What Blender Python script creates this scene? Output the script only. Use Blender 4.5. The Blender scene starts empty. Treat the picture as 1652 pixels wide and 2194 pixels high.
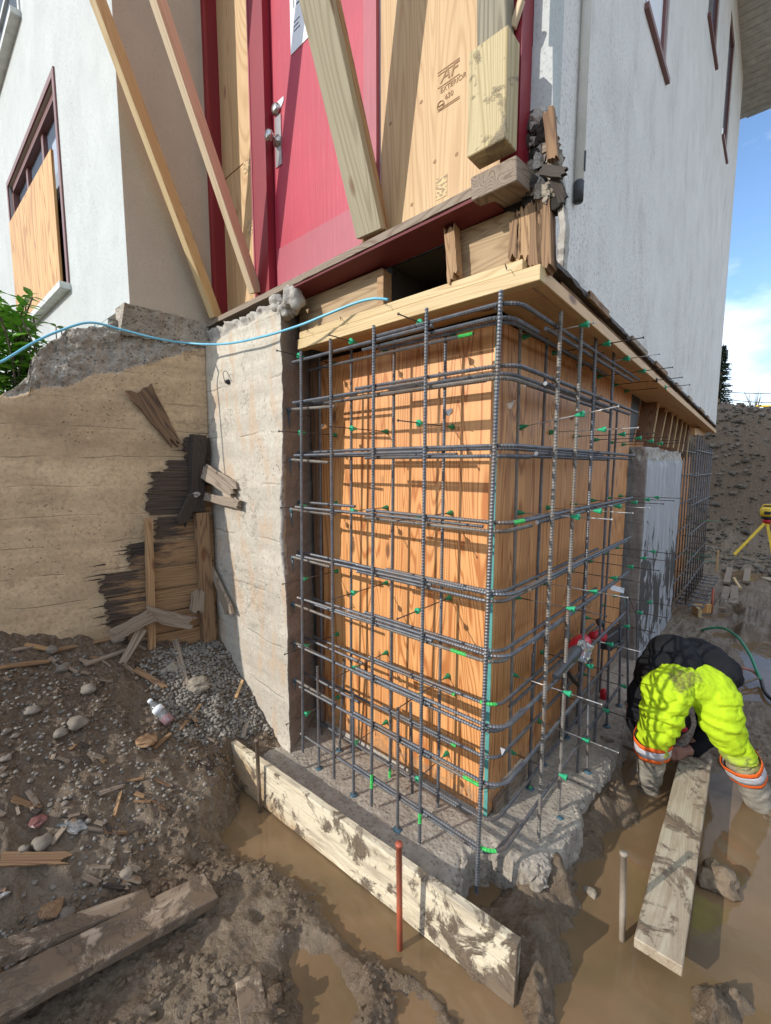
import bpy, bmesh, math, random
import numpy as np
from mathutils import Vector, Matrix, noise as mnoise
R = math.radians
random.seed(7)
sc = bpy.context.scene

# ------------------------------------------------------------------ camera
F_PX, CX, CY = 930.0, 826.0, 1097.0          # focal length and principal point, in photograph pixels
PITCH = math.atan(99/930.0); YAW = R(41.65)
CAM = np.array([0.912, -1.763, 1.62])
_f0 = np.array([-math.sin(YAW), math.cos(YAW), 0.0]); _r = np.array([math.cos(YAW), math.sin(YAW), 0.0]); _z = np.array([0, 0, 1.0])
_f = _f0*math.cos(PITCH) - _z*math.sin(PITCH); _u = np.cross(_r, _f)
cam = bpy.data.objects.new("camera", bpy.data.cameras.new("camera")); sc.collection.objects.link(cam)
cam.data.sensor_fit = 'AUTO'; cam.data.sensor_width = 36.0; cam.data.lens = F_PX/2194*36.0
cam.data.clip_start = 0.02; cam.data.clip_end = 600
cam.location = CAM; cam.rotation_euler = (R(90)-PITCH, 0, YAW)
sc.camera = cam

WP = np.array([-1.95, -0.34, 0.0]); WN = np.array([0.976, -0.22, 0])/math.hypot(.976, .22); WD = np.array([-0.22, -0.976, 0])/math.hypot(.976, .22)
def at(px, py, **k):
    """point where the sight line through a photograph pixel meets the plane x=, y= or z="""
    r = _f + _r*(px-CX)/F_PX - _u*(py-CY)/F_PX
    (a, v), = k.items()
    if a == 'd': return Vector(CAM + r*v)
    if a == 'w': return Vector(CAM + r*(((WP+WN*v-CAM)@WN)/(r@WN)))      # plane of the angled left basement wall, v metres proud of it
    i = 'xyz'.index(a)
    return Vector(CAM + r*((v-CAM[i])/r[i]))
def ws(p): return float((np.array(p)-WP)@WD)
def lwp(s, z, off=0.0): q = WP+WD*s+WN*off; return Vector((q[0], q[1], z))
def proj(P):
    d = np.array(P, float)-CAM; z = d@_f
    return CX+F_PX*(d@_r)/z, CY-F_PX*(d@_u)/z

# ------------------------------------------------------------------ sky and sun
SUN_EL, SUN_AZ = R(25), R(-110)
w = bpy.data.worlds.new("World"); sc.world = w; w.use_nodes = True
nt = w.node_tree; nt.nodes.clear()
wo = nt.nodes.new('ShaderNodeOutputWorld'); bg = nt.nodes.new('ShaderNodeBackground')
sky = nt.nodes.new('ShaderNodeTexSky'); sky.sky_type = 'NISHITA'; sky.sun_disc = False
sky.sun_elevation = SUN_EL; sky.sun_rotation = R(200); sky.air_density = 1.0; sky.dust_density = 0.1; sky.ozone_density = 3.5
tc = nt.nodes.new('ShaderNodeTexCoord'); mp = nt.nodes.new('ShaderNodeMapping'); mp.inputs['Scale'].default_value = (1.5, 1.5, 3.2)
mp.inputs['Location'].default_value = (0.35, 0.1, 0.0)
nz = nt.nodes.new('ShaderNodeTexNoise'); nz.inputs['Scale'].default_value = 1.9; nz.inputs['Detail'].default_value = 7; nz.inputs['Roughness'].default_value = 0.52
rp = nt.nodes.new('ShaderNodeValToRGB'); rp.color_ramp.elements[0].position = 0.41; rp.color_ramp.elements[1].position = 0.60
cloudmix = nt.nodes.new('ShaderNodeMix'); cloudmix.data_type = 'RGBA'; cloudmix.inputs['B'].default_value = (6.6, 7.1, 7.8, 1)
nt.links.new(tc.outputs['Generated'], mp.inputs['Vector']); nt.links.new(mp.outputs[0], nz.inputs['Vector'])
nt.links.new(nz.outputs['Fac'], rp.inputs[0]); nt.links.new(rp.outputs[0], cloudmix.inputs['Factor'])
nt.links.new(sky.outputs[0], cloudmix.inputs['A']); nt.links.new(cloudmix.outputs['Result'], bg.inputs[0])
bg.inputs[1].default_value = 0.15; nt.links.new(bg.outputs[0], wo.inputs[0])
sl = bpy.data.lights.new("sun", 'SUN'); sl.energy = 2.45; sl.angle = R(0.5); sl.color = (1.0, 0.95, 0.88)
sun = bpy.data.objects.new("sun", sl); sc.collection.objects.link(sun)
SUNV = Vector((math.cos(SUN_EL)*math.cos(SUN_AZ), math.cos(SUN_EL)*math.sin(SUN_AZ), math.sin(SUN_EL)))
sun.rotation_euler = SUNV.to_track_quat('Z', 'Y').to_euler()
sun.location = (-3, -8, 6)
sc.view_settings.view_transform = 'Standard'; sc.view_settings.look = 'None'
sc.view_settings.exposure = 0.62; sc.view_settings.gamma = 1.0; sc.view_settings.use_curve_mapping = False

# ------------------------------------------------------------------ material helpers
def c4(c): return (c[0], c[1], c[2], 1)
class NT:
    def __init__(s, name, rough=0.8, metal=0.0, spec=0.5):
        s.m = bpy.data.materials.new(name); s.m.use_nodes = True; s.t = s.m.node_tree
        s.b = s.t.nodes['Principled BSDF']; s.set('Roughness', rough); s.set('Metallic', metal); s.set('Specular IOR Level', spec)
        s._c = None; s._g = None; s._bump = None
    def set(s, k, v):
        i = s.b.inputs[k]
        if isinstance(v, bpy.types.NodeSocket): s.t.links.new(v, i)
        elif isinstance(v, (tuple, list)): i.default_value = c4(v)
        else: i.default_value = v
    def N(s, t): return s.t.nodes.new('ShaderNode'+t)
    def L(s, a, b): s.t.links.new(a, b)
    def put(s, sock, v):
        if isinstance(v, bpy.types.NodeSocket): s.L(v, sock)
        elif isinstance(v, (tuple, list)) and sock.type == 'RGBA': sock.default_value = c4(v)
        else: sock.default_value = v
    def obj(s):
        if not s._c: s._c = s.N('TexCoord')
        return s._c.outputs['Object']
    def pos(s):
        if not s._g: s._g = s.N('NewGeometry')
        return s._g.outputs['Position']
    def map(s, v, scale=(1, 1, 1), rot=(0, 0, 0), loc=(0, 0, 0), rnd=False):
        m = s.N('Mapping'); s.L(v, m.inputs[0]); m.inputs['Scale'].default_value = scale; m.inputs['Rotation'].default_value = rot; m.inputs['Location'].default_value = loc
        if rnd:
            oi = s.N('ObjectInfo'); mu = s.math('MULTIPLY', oi.outputs['Random'], 37.0); s.L(mu, m.inputs['Location'])
        return m.outputs[0]
    def noise(s, v, scale=5, detail=4, rough=0.5, dist=0.0, out='Fac'):
        n = s.N('TexNoise'); s.L(v, n.inputs['Vector']); n.inputs['Scale'].default_value = scale; n.inputs['Detail'].default_value = detail
        n.inputs['Roughness'].default_value = rough; n.inputs['Distortion'].default_value = dist; return n.outputs[out]
    def vor(s, v, scale=5, feature='F1', out='Distance', rand=1.0):
        n = s.N('TexVoronoi'); n.feature = feature; s.L(v, n.inputs['Vector']); n.inputs['Scale'].default_value = scale; n.inputs['Randomness'].default_value = rand
        return n.outputs[out]
    def math(s, op, a, b=0.0, clamp=False):
        n = s.N('Math'); n.operation = op; n.use_clamp = clamp; s.put(n.inputs[0], a); s.put(n.inputs[1], b); return n.outputs[0]
    def sep(s, v):
        n = s.N('SeparateXYZ'); s.L(v, n.inputs[0]); return n.outputs
    def ramp(s, f, stops, interp='LINEAR'):
        n = s.N('ValToRGB'); e = n.color_ramp.elements; n.color_ramp.interpolation = interp
        while len(e) > 1: e.remove(e[-1])
        for i, (p, c) in enumerate(stops):
            if isinstance(c, (int, float)): c = (c, c, c)
            if i == 0: e[0].position = p; e[0].color = c4(c)
            else: x = e.new(p); x.color = c4(c)
        s.L(f, n.inputs[0]); return n.outputs[0]
    def mix(s, f, a, b, mode='MIX'):
        n = s.N('Mix'); n.data_type = 'RGBA'; n.blend_type = mode
        s.put(n.inputs['Factor'], f); s.put(n.inputs['A'], a); s.put(n.inputs['B'], b); return n.outputs['Result']
    def bump(s, h, strength=0.5, dist=0.01):
        n = s.N('Bump'); s.L(h, n.inputs['Height']); n.inputs['Strength'].default_value = strength; n.inputs['Distance'].default_value = dist
        if s._bump is not None: s.L(s._bump, n.inputs['Normal'])
        s._bump = n.outputs[0]; s.L(s._bump, s.b.inputs['Normal'])
    def col(s, v): s.set('Base Color', v); return s.m

def plain(name, c, rough=0.6, metal=0.0, var=0.15, scale=20, bump=0.0, spec=0.5):
    n = NT(name, rough, metal, spec); f = n.noise(n.obj(), scale, 5, 0.6)
    n.col(n.mix(n.ramp(f, [(0.3, 0), (0.7, 1)]), tuple(x*(1-var) for x in c), tuple(min(1, x*(1+var)) for x in c)))
    if bump: n.bump(f, bump, 0.004)
    return n.m

def wood(name, light, dark, axis='x', g=1.0, rough=0.65, knots=True, dirt=None, dirtamt=0.5, dirtx=None, world=False, knotc=(0.16, 0.06, 0.025), contrast=1.0, bump=0.15, ringn=170.0):
    """sawn timber or veneer, grain along the given axis of the object"""
    n = NT(name, rough)
    base = n.pos() if world else n.map(n.obj(), rnd=True)
    lo, hi = 0.55*g, 7.0*g
    sc_ = {'x': (lo, hi, hi), 'y': (hi, lo, hi), 'z': (hi, hi, lo)}[axis]
    v = n.map(base, scale=sc_)
    big = n.noise(v, 1.0, 1.2, 0.4, 0.6)
    rings = n.math('SINE', n.math('MULTIPLY', big, ringn))
    rings = n.math('ADD', n.math('MULTIPLY', rings, 0.5), 0.5)
    fs = {'x': (2, 120, 120), 'y': (120, 2, 120), 'z': (120, 120, 2)}[axis]
    fine = n.noise(n.map(base, scale=fs), 1.0, 3, 0.6)
    f = n.math('ADD', n.math('MULTIPLY', n.math('POWER', rings, 3.0), 0.75*contrast), n.math('MULTIPLY', n.ramp(fine, [(0.35, 0), (0.7, 1)]), 0.4))
    col = n.mix(n.math('MINIMUM', f, 1.0), light, dark)
    tone = n.noise(n.map(base, scale=tuple(max(0.5, x*0.12) for x in sc_)), 1.3, 2)
    col = n.mix(n.ramp(tone, [(0.35, 0.0), (0.7, 0.35)]), col, dark)
    if knots:
        ks = {'x': (2.2, 6, 6), 'y': (6, 2.2, 6), 'z': (6, 6, 2.2)}[axis]
        kd = n.vor(n.map(base, scale=ks), 1.0)
        col = n.mix(n.ramp(kd, [(0.07, 0.85), (0.13, 0.0)]), col, knotc)
    if dirt:
        dn = n.noise(base, 6, 9, 0.70, 0.5); a = 0.64-0.25*dirtamt
        if dirtx:      # more mud towards one end of the board, brown staining at the other
            ox = n.sep(n.obj())[0]; mr = n.N('MapRange'); n.L(ox, mr.inputs[0]); mr.inputs[1].default_value = dirtx[0]; mr.inputs[2].default_value = dirtx[1]; mr.inputs[3].default_value = 0.0; mr.inputs[4].default_value = 0.095
            dn = n.math('ADD', dn, mr.outputs[0]); oy = n.sep(n.obj())[1]
            st_ = n.math('ADD', n.math('MULTIPLY', n.math('ADD', ox, n.math('MULTIPLY', oy, 2.5)), -1.3), n.math('MULTIPLY', n.noise(base, 5, 6, .6), 1.6))
            col = n.mix(n.ramp(st_, [(0.15, 0), (0.45, 0.75)]), col, (0.34, 0.20, 0.08))
        sm = n.noise(n.map(base, scale=(1.5, 9, 9)), 2.2, 7, 0.68, 0.3)
        col = n.mix(n.ramp(sm, [(a-0.08, 0.0), (a+0.04, 0.45), (a+0.14, 0.7)]), col, tuple(x*1.45 for x in dirt))
        spt = n.noise(base, 60, 4, 0.6); col = n.mix(n.ramp(spt, [(0.64, 0), (0.70, 0.8)]), col, dirt)
        col = n.mix(n.ramp(dn, [(a, 0.0), (a+0.05, 0.95)]), col, n.mix(n.noise(base, 35, 5, .65), tuple(x*0.7 for x in dirt), tuple(x*1.3 for x in dirt)))
        n.set('Roughness', n.ramp(dn, [(a, rough), (a+0.06, 0.45)]))
        n.bump(n.ramp(dn, [(a, 0.0), (a+0.10, 1.0)]), 0.8, 0.008); n.bump(n.noise(base, 35, 5), 0.3, 0.004)
    if world and name.startswith('fir'):      # mud splash along the foot of the form
        z = n.sep(n.pos())[2]; a = n.math('ADD', n.math('MULTIPLY', n.math('SUBTRACT', 0.10, z), 1.6), n.math('MULTIPLY', n.math('SUBTRACT', n.noise(n.pos(), 26, 6, 0.7), 0.5), 1.5))
        col = n.mix(n.ramp(a, [(0.05, 0), (0.25, 0.6)]), col, (0.25, 0.19, 0.13))
        bl = n.noise(n.pos(), 3.5, 5, 0.65); col = n.mix(n.ramp(bl, [(0.50, 0), (0.72, 0.30)]), col, tuple(x*0.55 for x in light))
    n.bump(fine, bump, 0.003)
    return n.col(col)

MAT = {}
# stucco
def stucco(name, c, grime, amt, gz=None):
    n = NT(name, 0.9, spec=0.2); p = n.pos()
    f = n.noise(p, 3.0, 6, 0.6); fine = n.noise(p, 75, 6, 0.75); mid = n.noise(n.map(p, scale=(1, 1, 0.5)), 6, 6, 0.65)
    col = n.mix(n.ramp(f, [(0.3, 0), (0.75, 1)]), c, tuple(x*0.86 for x in c))
    sp = n.ramp(fine, [(0.53, 0.0), (0.62, 1.0)])
    reg = n.ramp(n.noise(n.map(p, scale=(1, 1, .6)), 1.6, 4, 0.6), [(0.32, 0.22), (0.62, 1.0)])
    if gz:
        z = n.sep(p)[2]; mr = n.N('MapRange'); n.L(z, mr.inputs[0]); mr.inputs[1].default_value = gz[1]; mr.inputs[2].default_value = gz[0]; mr.inputs[3].default_value = 0.25; mr.inputs[4].default_value = 1.0
        reg = n.math('MULTIPLY', reg, mr.outputs[0])
    col = n.mix(n.math('MULTIPLY', sp, n.math('MULTIPLY', reg, amt)), col, grime)
    col = n.mix(n.math('MULTIPLY', n.ramp(mid, [(0.5, 0), (0.8, 1)]), amt*0.35), col, grime)
    n.bump(fine, 0.55, 0.004); n.bump(mid, 0.25, 0.01)
    return n.col(col)
MAT['stucco_sun'] = stucco('white stucco', (0.55, 0.57, 0.545), (0.34, 0.35, 0.33), 0.8)  # sunlit copy of the house stucco, base toned down for direct sun
MAT['stucco_shade'] = stucco('speckled white stucco', (0.78, 0.76, 0.705), (0.18, 0.155, 0.12), 0.9, (2.2, 3.9))  # shaded copy of the same stucco, base lifted and warmed against the shade
MAT['stucco_beige'] = stucco('beige stucco', (0.52, 0.45, 0.35), (0.30, 0.25, 0.18), 0.4)
# concretes
def concrete(name, c, c2, dark, lift=0.19, stain=0.4, axis_h=True, wash=None, linecol=None):
    n = NT(name, 0.88, spec=0.25); p = n.pos()
    st = n.math('ADD', n.math('MULTIPLY', n.noise(n.map(p, scale=(0.7, 0.7, 3.6)), 2.0, 6, 0.6), 0.6), n.math('MULTIPLY', n.noise(p, 6, 10, 0.75), 0.4))
    col = n.mix(n.ramp(st, [(0.38, 0), (0.62, 1)]), c, c2)
    grain = n.noise(p, 48, 6, 0.75); col = n.mix(n.ramp(grain, [(0.50, 0), (0.68, 0.5)]), col, dark); col = n.mix(n.ramp(grain, [(0.30, 0.35), (0.42, 0.0)]), col, tuple(min(1, x*1.25) for x in c))
    big = n.noise(p, 2.4, 6, 0.62)
    col = n.mix(n.math('MULTIPLY', n.ramp(big, [(0.45, 0), (0.75, 1)]), stain), col, dark)
    z = n.sep(p)[2]
    zz = n.math('ADD', n.math('DIVIDE', z, lift), n.math('MULTIPLY', n.noise(n.map(p, scale=(1, 1, 2)), 2.5, 3), 0.35))
    fr = n.math('FRACT', zz)
    ln = n.ramp(fr, [(0.0, 1.0), (0.035, 0.0), (0.97, 0.0), (1.0, 1.0)])
    brk = n.ramp(n.noise(p, 5, 3), [(0.42, 0), (0.6, 1)])
    lnm = n.math('MULTIPLY', ln, brk)
    col = n.mix(n.math('MULTIPLY', lnm, 0.6), col, linecol or tuple(x*0.55 for x in c))
    pit = n.vor(n.map(p, scale=(1, 1, 1)), 38)
    pm = n.math('MULTIPLY', n.ramp(pit, [(0.10, 1), (0.17, 0)]), n.ramp(n.noise(p, 4, 3), [(0.5, 0), (0.62, 1)]))
    col = n.mix(n.math('MULTIPLY', pm, 0.75), col, tuple(x*0.35 for x in dark))
    ck = n.noise(n.map(p, scale=(1, 1, 1.4)), 1.7, 9, 0.68, 0.2)
    ckl = n.ramp(ck, [(0.489, 0), (0.497, 1), (0.503, 1), (0.511, 0)])
    ckm = n.ramp(n.noise(p, 1.1, 2), [(0.52, 0), (0.58, 1)])
    col = n.mix(n.math('MULTIPLY', n.math('MULTIPLY', ckl, ckm), 0.5), col, tuple(x*0.3 for x in dark))
    blot = n.noise(p, 11, 7, 0.7); col = n.mix(n.ramp(blot, [(0.56, 0), (0.7, 0.45)]), col, dark)
    band = n.noise(n.map(p, scale=(0.12, 0.12, 5.2)), 1.0, 2); col = n.mix(n.ramp(band, [(0.42, 0), (0.5, 0.28), (0.58, 0)]), col, tuple(x*0.5 for x in c))
    if wash: col = n.mix(n.math('MULTIPLY', n.ramp(n.noise(n.map(p, scale=(3, 3, 1)), 3, 5), [(0.52, 0), (0.6, 1)]), 0.5), col, wash)
    fine = n.noise(p, 60, 7, 0.75)
    n.bump(n.math('SUBTRACT', fine, n.math('ADD', n.math('MULTIPLY', pm, 2.0), lnm)), 0.8, 0.006); n.bump(st, 0.6, 0.018)
    return n.col(col)
MAT['conc_tan'] = concrete('old board-formed tan concrete', (0.74, 0.54, 0.33), (0.48, 0.335, 0.195), (0.24, 0.17, 0.105), 0.17, 0.55)
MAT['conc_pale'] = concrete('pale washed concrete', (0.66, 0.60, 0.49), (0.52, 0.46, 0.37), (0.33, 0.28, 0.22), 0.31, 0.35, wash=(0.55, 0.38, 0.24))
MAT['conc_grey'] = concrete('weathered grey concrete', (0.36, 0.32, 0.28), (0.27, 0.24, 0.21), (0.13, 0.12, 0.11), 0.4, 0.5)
def rubble(name, c, c2, c3, bumpd=0.02, sc_=30):
    n = NT(name, 0.92, spec=0.2); p = n.pos()
    v = n.vor(p, sc_, out='Color'); d = n.vor(p, sc_)
    f = n.noise(p, 14, 8, 0.7)
    col = n.mix(n.ramp(f, [(0.3, 0), (0.65, 1)]), c, c2)
    agg = n.ramp(n.sep(v)[0], [(0.55, 0), (0.62, 1)])
    col = n.mix(n.math('MULTIPLY', n.math('MULTIPLY', agg, n.ramp(d, [(0.28, 1), (0.42, 0)])), 0.75), col, c3)
    n.bump(f, 0.8, bumpd); n.bump(n.math('MULTIPLY', d, -1.0), 0.5, bumpd*0.6)
    return n.col(col)
MAT['broken'] = rubble('broken concrete aggregate', (0.56, 0.50, 0.41), (0.30, 0.255, 0.20), (0.14, 0.12, 0.10), 0.03, 55)
MAT['broken_pale'] = rubble('pale broken concrete', (0.55, 0.52, 0.46), (0.38, 0.34, 0.29), (0.2, 0.17, 0.15))
MAT['footing'] = rubble('muddy concrete footing', (0.44, 0.39, 0.32), (0.29, 0.25, 0.20), (0.20, 0.175, 0.145), 0.010, 60)
# timbers
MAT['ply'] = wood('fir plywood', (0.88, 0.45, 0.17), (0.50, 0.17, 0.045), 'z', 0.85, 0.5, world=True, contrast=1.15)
MAT['ply_r'] = wood('fir plywood shaded copy', (0.76, 0.385, 0.15), (0.36, 0.13, 0.04), 'z', 0.85, 0.5, world=True, contrast=1.2)  # darker copy of the fir plywood for the side in shade
MAT['ply_pale'] = wood('pale weathered plywood', (0.62, 0.43, 0.22), (0.42, 0.24, 0.10), 'z', 0.7, 0.6, world=True, contrast=0.7, knotc=(0.22, 0.08, 0.05))
MAT['ply_dim'] = wood('greyed plywood', (0.50, 0.41, 0.27), (0.30, 0.22, 0.13), 'z', 0.7, 0.7, world=True, contrast=0.7)
MAT['ply_swirl'] = wood('rotary cut plywood', (0.72, 0.44, 0.17), (0.42, 0.20, 0.06), 'z', 0.9, 0.6, world=True, contrast=1.7, ringn=70.0)
MAT['lumber'] = wood('new sawn lumber', (0.66, 0.50, 0.26), (0.47, 0.31, 0.13), 'x', 0.8, 0.6, contrast=0.9)
MAT['lumber_o'] = wood('orange sawn lumber', (0.66, 0.42, 0.20), (0.46, 0.26, 0.11), 'x', 0.9, 0.6, contrast=0.7)
MAT['lumber_p'] = wood('pink sawn lumber', (0.68, 0.53, 0.33), (0.50, 0.35, 0.20), 'x', 0.9, 0.6, contrast=0.7)
MAT['treated'] = wood('greenish treated lumber', (0.46, 0.40, 0.27), (0.27, 0.22, 0.13), 'x', 0.8, 0.75, contrast=0.8, bump=0.4)
MAT['block'] = wood('yellowish timber block', (0.56, 0.46, 0.26), (0.36, 0.27, 0.13), 'x', 0.8, 0.75, contrast=0.9, dirt=(0.30, 0.24, 0.15), dirtamt=0.2)
MAT['grey_wood'] = wood('weathered grey wood', (0.34, 0.27, 0.20), (0.17, 0.12, 0.08), 'x', 1.2, 0.8, knots=False, bump=0.5)
MAT['brown_wood'] = wood('old brown wood', (0.33, 0.20, 0.10), (0.15, 0.08, 0.04), 'x', 1.2, 0.8, bump=0.4)
MAT['dark_board'] = wood('dark damp board', (0.21, 0.125, 0.065), (0.07, 0.04, 0.025), 'x', 1.4, 0.8, knots=False, bump=0.5)
MAT['warm_wood'] = wood('warm old wood', (0.48, 0.30, 0.15), (0.24, 0.13, 0.06), 'x', 1.2, 0.8, bump=0.4)
MAT['stud'] = wood('reddish brown stud', (0.30, 0.17, 0.09), (0.16, 0.08, 0.04), 'x', 1.2, 0.7)
MAT['rot'] = wood('rotten black wood', (0.07, 0.05, 0.036), (0.02, 0.014, 0.011), 'x', 2.2, 0.75, knots=False, bump=0.9)
MAT['muddy'] = wood('muddy form board', (0.76, 0.68, 0.50), (0.64, 0.54, 0.37), 'x', 0.9, 0.7, knots=False, dirt=(0.17, 0.125, 0.085), dirtamt=0.36, dirtx=(0.75, 1.6))
MAT['muddier'] = wood('mud caked plank', (0.50, 0.40, 0.29), (0.38, 0.28, 0.19), 'x', 0.9, 0.7, knots=False, dirt=(0.17, 0.12, 0.078), dirtamt=0.85)
MAT['wetpanel'] = wood('dirty pale plank', (0.52, 0.45, 0.33), (0.38, 0.31, 0.21), 'x', 0.9, 0.6, knots=False, dirt=(0.2, 0.14, 0.09), dirtamt=0.50)
MAT['joist'] = wood('dusty framing lumber', (0.48, 0.35, 0.20), (0.30, 0.19, 0.10), 'x', 1.0, 0.8, bump=0.4)
# rotting planks: brown boards whose left ends have gone black
def rotplank():
    n = NT('charred rotting planks', 0.8); p = n.pos(); fine = n.noise(n.map(p, scale=(4, 3, 110)), 1.0, 4, 0.65)
    f = n.noise(n.map(p, scale=(1, 1.5, 8)), 3.0, 6, 0.65)
    col = n.mix(n.ramp(fine, [(0.35, 0), (0.65, 1)]), (0.40, 0.235, 0.11), (0.19, 0.10, 0.045))
    s = n.sep(p); zf = n.math('MULTIPLY', n.math('SUBTRACT', s[2], 1.02), 0.85); 
    a = n.math('ADD', n.math('ADD', f, n.math('MAXIMUM', zf, -0.12)), n.math('MULTIPLY', n.math('SUBTRACT', -0.62, s[1]), 0.9))
    col = n.mix(n.ramp(a, [(0.50, 0), (0.66, 1)]), col, n.mix(n.ramp(fine, [(0.35, 0), (0.65, 1)]), (0.11, 0.07, 0.045), (0.022, 0.016, 0.013)))
    n.bump(fine, 0.9, 0.008); n.bump(f, 0.6, 0.01); return n.col(col)
MAT['rotplank'] = rotplank()
# paints
def paint(name, c, rough=0.45, grain='z'):
    n = NT(name, rough); p = n.pos(); v = n.map(p, scale=(60, 60, 3)); f = n.noise(v, 1.0, 4, 0.6); g = n.noise(p, 3, 5, 0.6)
    sp = n.ramp(n.noise(n.map(p, scale=(40, 40, 12)), 1.5, 4, 0.7), [(0.66, 0), (0.72, 0.5)])
    col = n.mix(n.ramp(g, [(0.3, 0), (0.7, 1)]), c, tuple(x*0.82 for x in c)); col = n.mix(sp, col, tuple(min(1, x*1.25+0.04) for x in c))
    n.bump(f, 0.35, 0.003); return n.col(col)
MAT['red'] = paint('crimson door paint', (0.48, 0.036, 0.066))
MAT['red_pale'] = paint('faded crimson paint', (0.42, 0.085, 0.11))
MAT['maroon'] = paint('dark red trim paint', (0.26, 0.016, 0.028))
MAT['sillred'] = paint('weathered dark red sill paint', (0.15, 0.018, 0.02), 0.7)
MAT['maroon_wood'] = paint('worn maroon wood', (0.20, 0.085, 0.075))
MAT['greygreen'] = plain('light grey trim paint', (0.55, 0.56, 0.53), 0.7, 0, 0.2, 12)
# metals
def steel(name, c, c2, rough, metal, rustamt):
    n = NT(name, rough, metal); o = n.pos(); f = n.noise(o, 22, 5, 0.65); f2 = n.noise(o, 5, 4, 0.6)
    col = n.mix(n.ramp(f, [(0.3, 0), (0.7, 1)]), c, c2)
    col = n.mix(n.math('MULTIPLY', n.ramp(f2, [(0.5, 0), (0.68, 1)]), rustamt), col, (0.20, 0.14, 0.095))
    n.bump(f, 0.2, 0.001); return n.col(col)
MAT['rebar'] = steel('reinforcing steel', (0.085, 0.095, 0.108), (0.185, 0.19, 0.20), 0.46, 0.45, 0.6)
MAT['rebar2'] = steel('dusty reinforcing steel', (0.14, 0.13, 0.115), (0.27, 0.245, 0.21), 0.6, 0.3, 0.7)
MAT['rod'] = steel('bright tie rod', (0.5, 0.48, 0.44), (0.65, 0.63, 0.6), 0.35, 0.6, 0.2)
MAT['darkrod'] = steel('dark tie rod', (0.05, 0.04, 0.04), (0.11, 0.08, 0.07), 0.55, 0.4, 0.6)
MAT['wire'] = plain('dark tie wire', (0.04, 0.035, 0.035), 0.6, 0.4)
MAT['chrome'] = plain('brushed door metal', (0.55, 0.53, 0.50), 0.28, 0.9, 0.1, 60)
MAT['greenpaint'] = plain('green marking paint', (0.05, 0.50, 0.10), 0.55, 0, 0.35, 60)
MAT['cone'] = plain('green plastic cone', (0.03, 0.40, 0.19), 0.4, 0, 0.1)
MAT['cone_dark'] = plain('dark green plastic cone', (0.02, 0.24, 0.10), 0.45, 0, 0.1)
MAT['teal'] = plain('teal edge sealer', (0.10, 0.33, 0.29), 0.5)
MAT['epoxy'] = plain('blue grey epoxy', (0.055, 0.12, 0.16), 0.4, 0, 0.3, 30, 0.3)
MAT['black'] = plain('black rubber and plastic', (0.018, 0.018, 0.02), 0.5)
MAT['shade_black'] = plain('near-black deep shade', (0.03, 0.025, 0.02), 0.95)  # near-black colour standing in for deep shade in openings
MAT['blue'] = plain('light blue cable sheath', (0.17, 0.50, 0.66), 0.4, 0, 0.1)
MAT['hose'] = plain('green garden hose', (0.03, 0.26, 0.14), 0.4)
MAT['toolred'] = plain('red tool shell', (0.55, 0.015, 0.03), 0.35)
MAT['toolgrey'] = plain('grey tool metal', (0.055, 0.055, 0.06), 0.5, 0.2)
MAT['yellow'] = plain('yellow tripod enamel', (0.75, 0.50, 0.03), 0.45)
MAT['signwhite'] = plain('white notice sheet', (0.78, 0.80, 0.82), 0.5, 0, 0.04)
MAT['pipe'] = plain('painted conduit', (0.78, 0.77, 0.70), 0.6, 0, 0.12, 8)
MAT['ink'] = plain('black stamp ink', (0.34, 0.20, 0.10), 0.8)
MAT['inkwhite'] = plain('dark print', (0.05, 0.05, 0.08), 0.8)
def inkblock():
    n = NT('blurred ink stamp', 0.7); p = n.pos(); f = n.noise(n.map(p, scale=(60, 60, 130)), 1.0, 3, 0.6)
    return n.col(n.mix(n.ramp(f, [(0.47, 0), (0.53, 0.75)]), (0.66, 0.47, 0.24), (0.2, 0.13, 0.07)))
MAT['inkblock'] = inkblock()
def glass(name, c, rough=0.05):
    n = NT(name, rough, 0.0, 1.0); f = n.noise(n.pos(), 1.5, 4)
    return n.col(n.mix(f, c, tuple(x*1.8 for x in c)))
MAT['glass'] = glass('window glass over dark room', (0.10, 0.13, 0.17))
n = NT('clear plastic', 0.08); n.set('Transmission Weight', 0.85); n.col((0.85, 0.9, 0.92)); MAT['clear'] = n.m
n = NT('red drink', 0.1); n.set('Transmission Weight', 0.3); n.col((0.5, 0.01, 0.02)); MAT['drink'] = n.m
# stones, mud, water
def stone(name, a, b):
    n = NT(name, 0.75, spec=0.35); oi = n.N('ObjectInfo'); o = n.obj(); f = n.noise(o, 25, 5, 0.6)
    g = n.N('NewGeometry'); rr = g.outputs['Random Per Island']
    col = n.mix(rr, a, b); col = n.mix(n.ramp(f, [(0.35, 0), (0.75, 0.6)]), col, tuple(x*0.6 for x in a)); n.bump(f, 0.3, 0.003); return n.col(col)
MAT['pebble'] = stone('river pebbles', (0.16, 0.14, 0.115), (0.36, 0.325, 0.275))
MAT['stone'] = stone('grey stones', (0.15, 0.125, 0.095), (0.24, 0.205, 0.165))
MAT['bankstone'] = stone('bank stones', (0.09, 0.075, 0.055), (0.24, 0.205, 0.165))
MAT['chunk'] = rubble('broken lump', (0.36, 0.31, 0.24), (0.25, 0.21, 0.16), (0.18, 0.15, 0.12), 0.01, 40)
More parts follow.
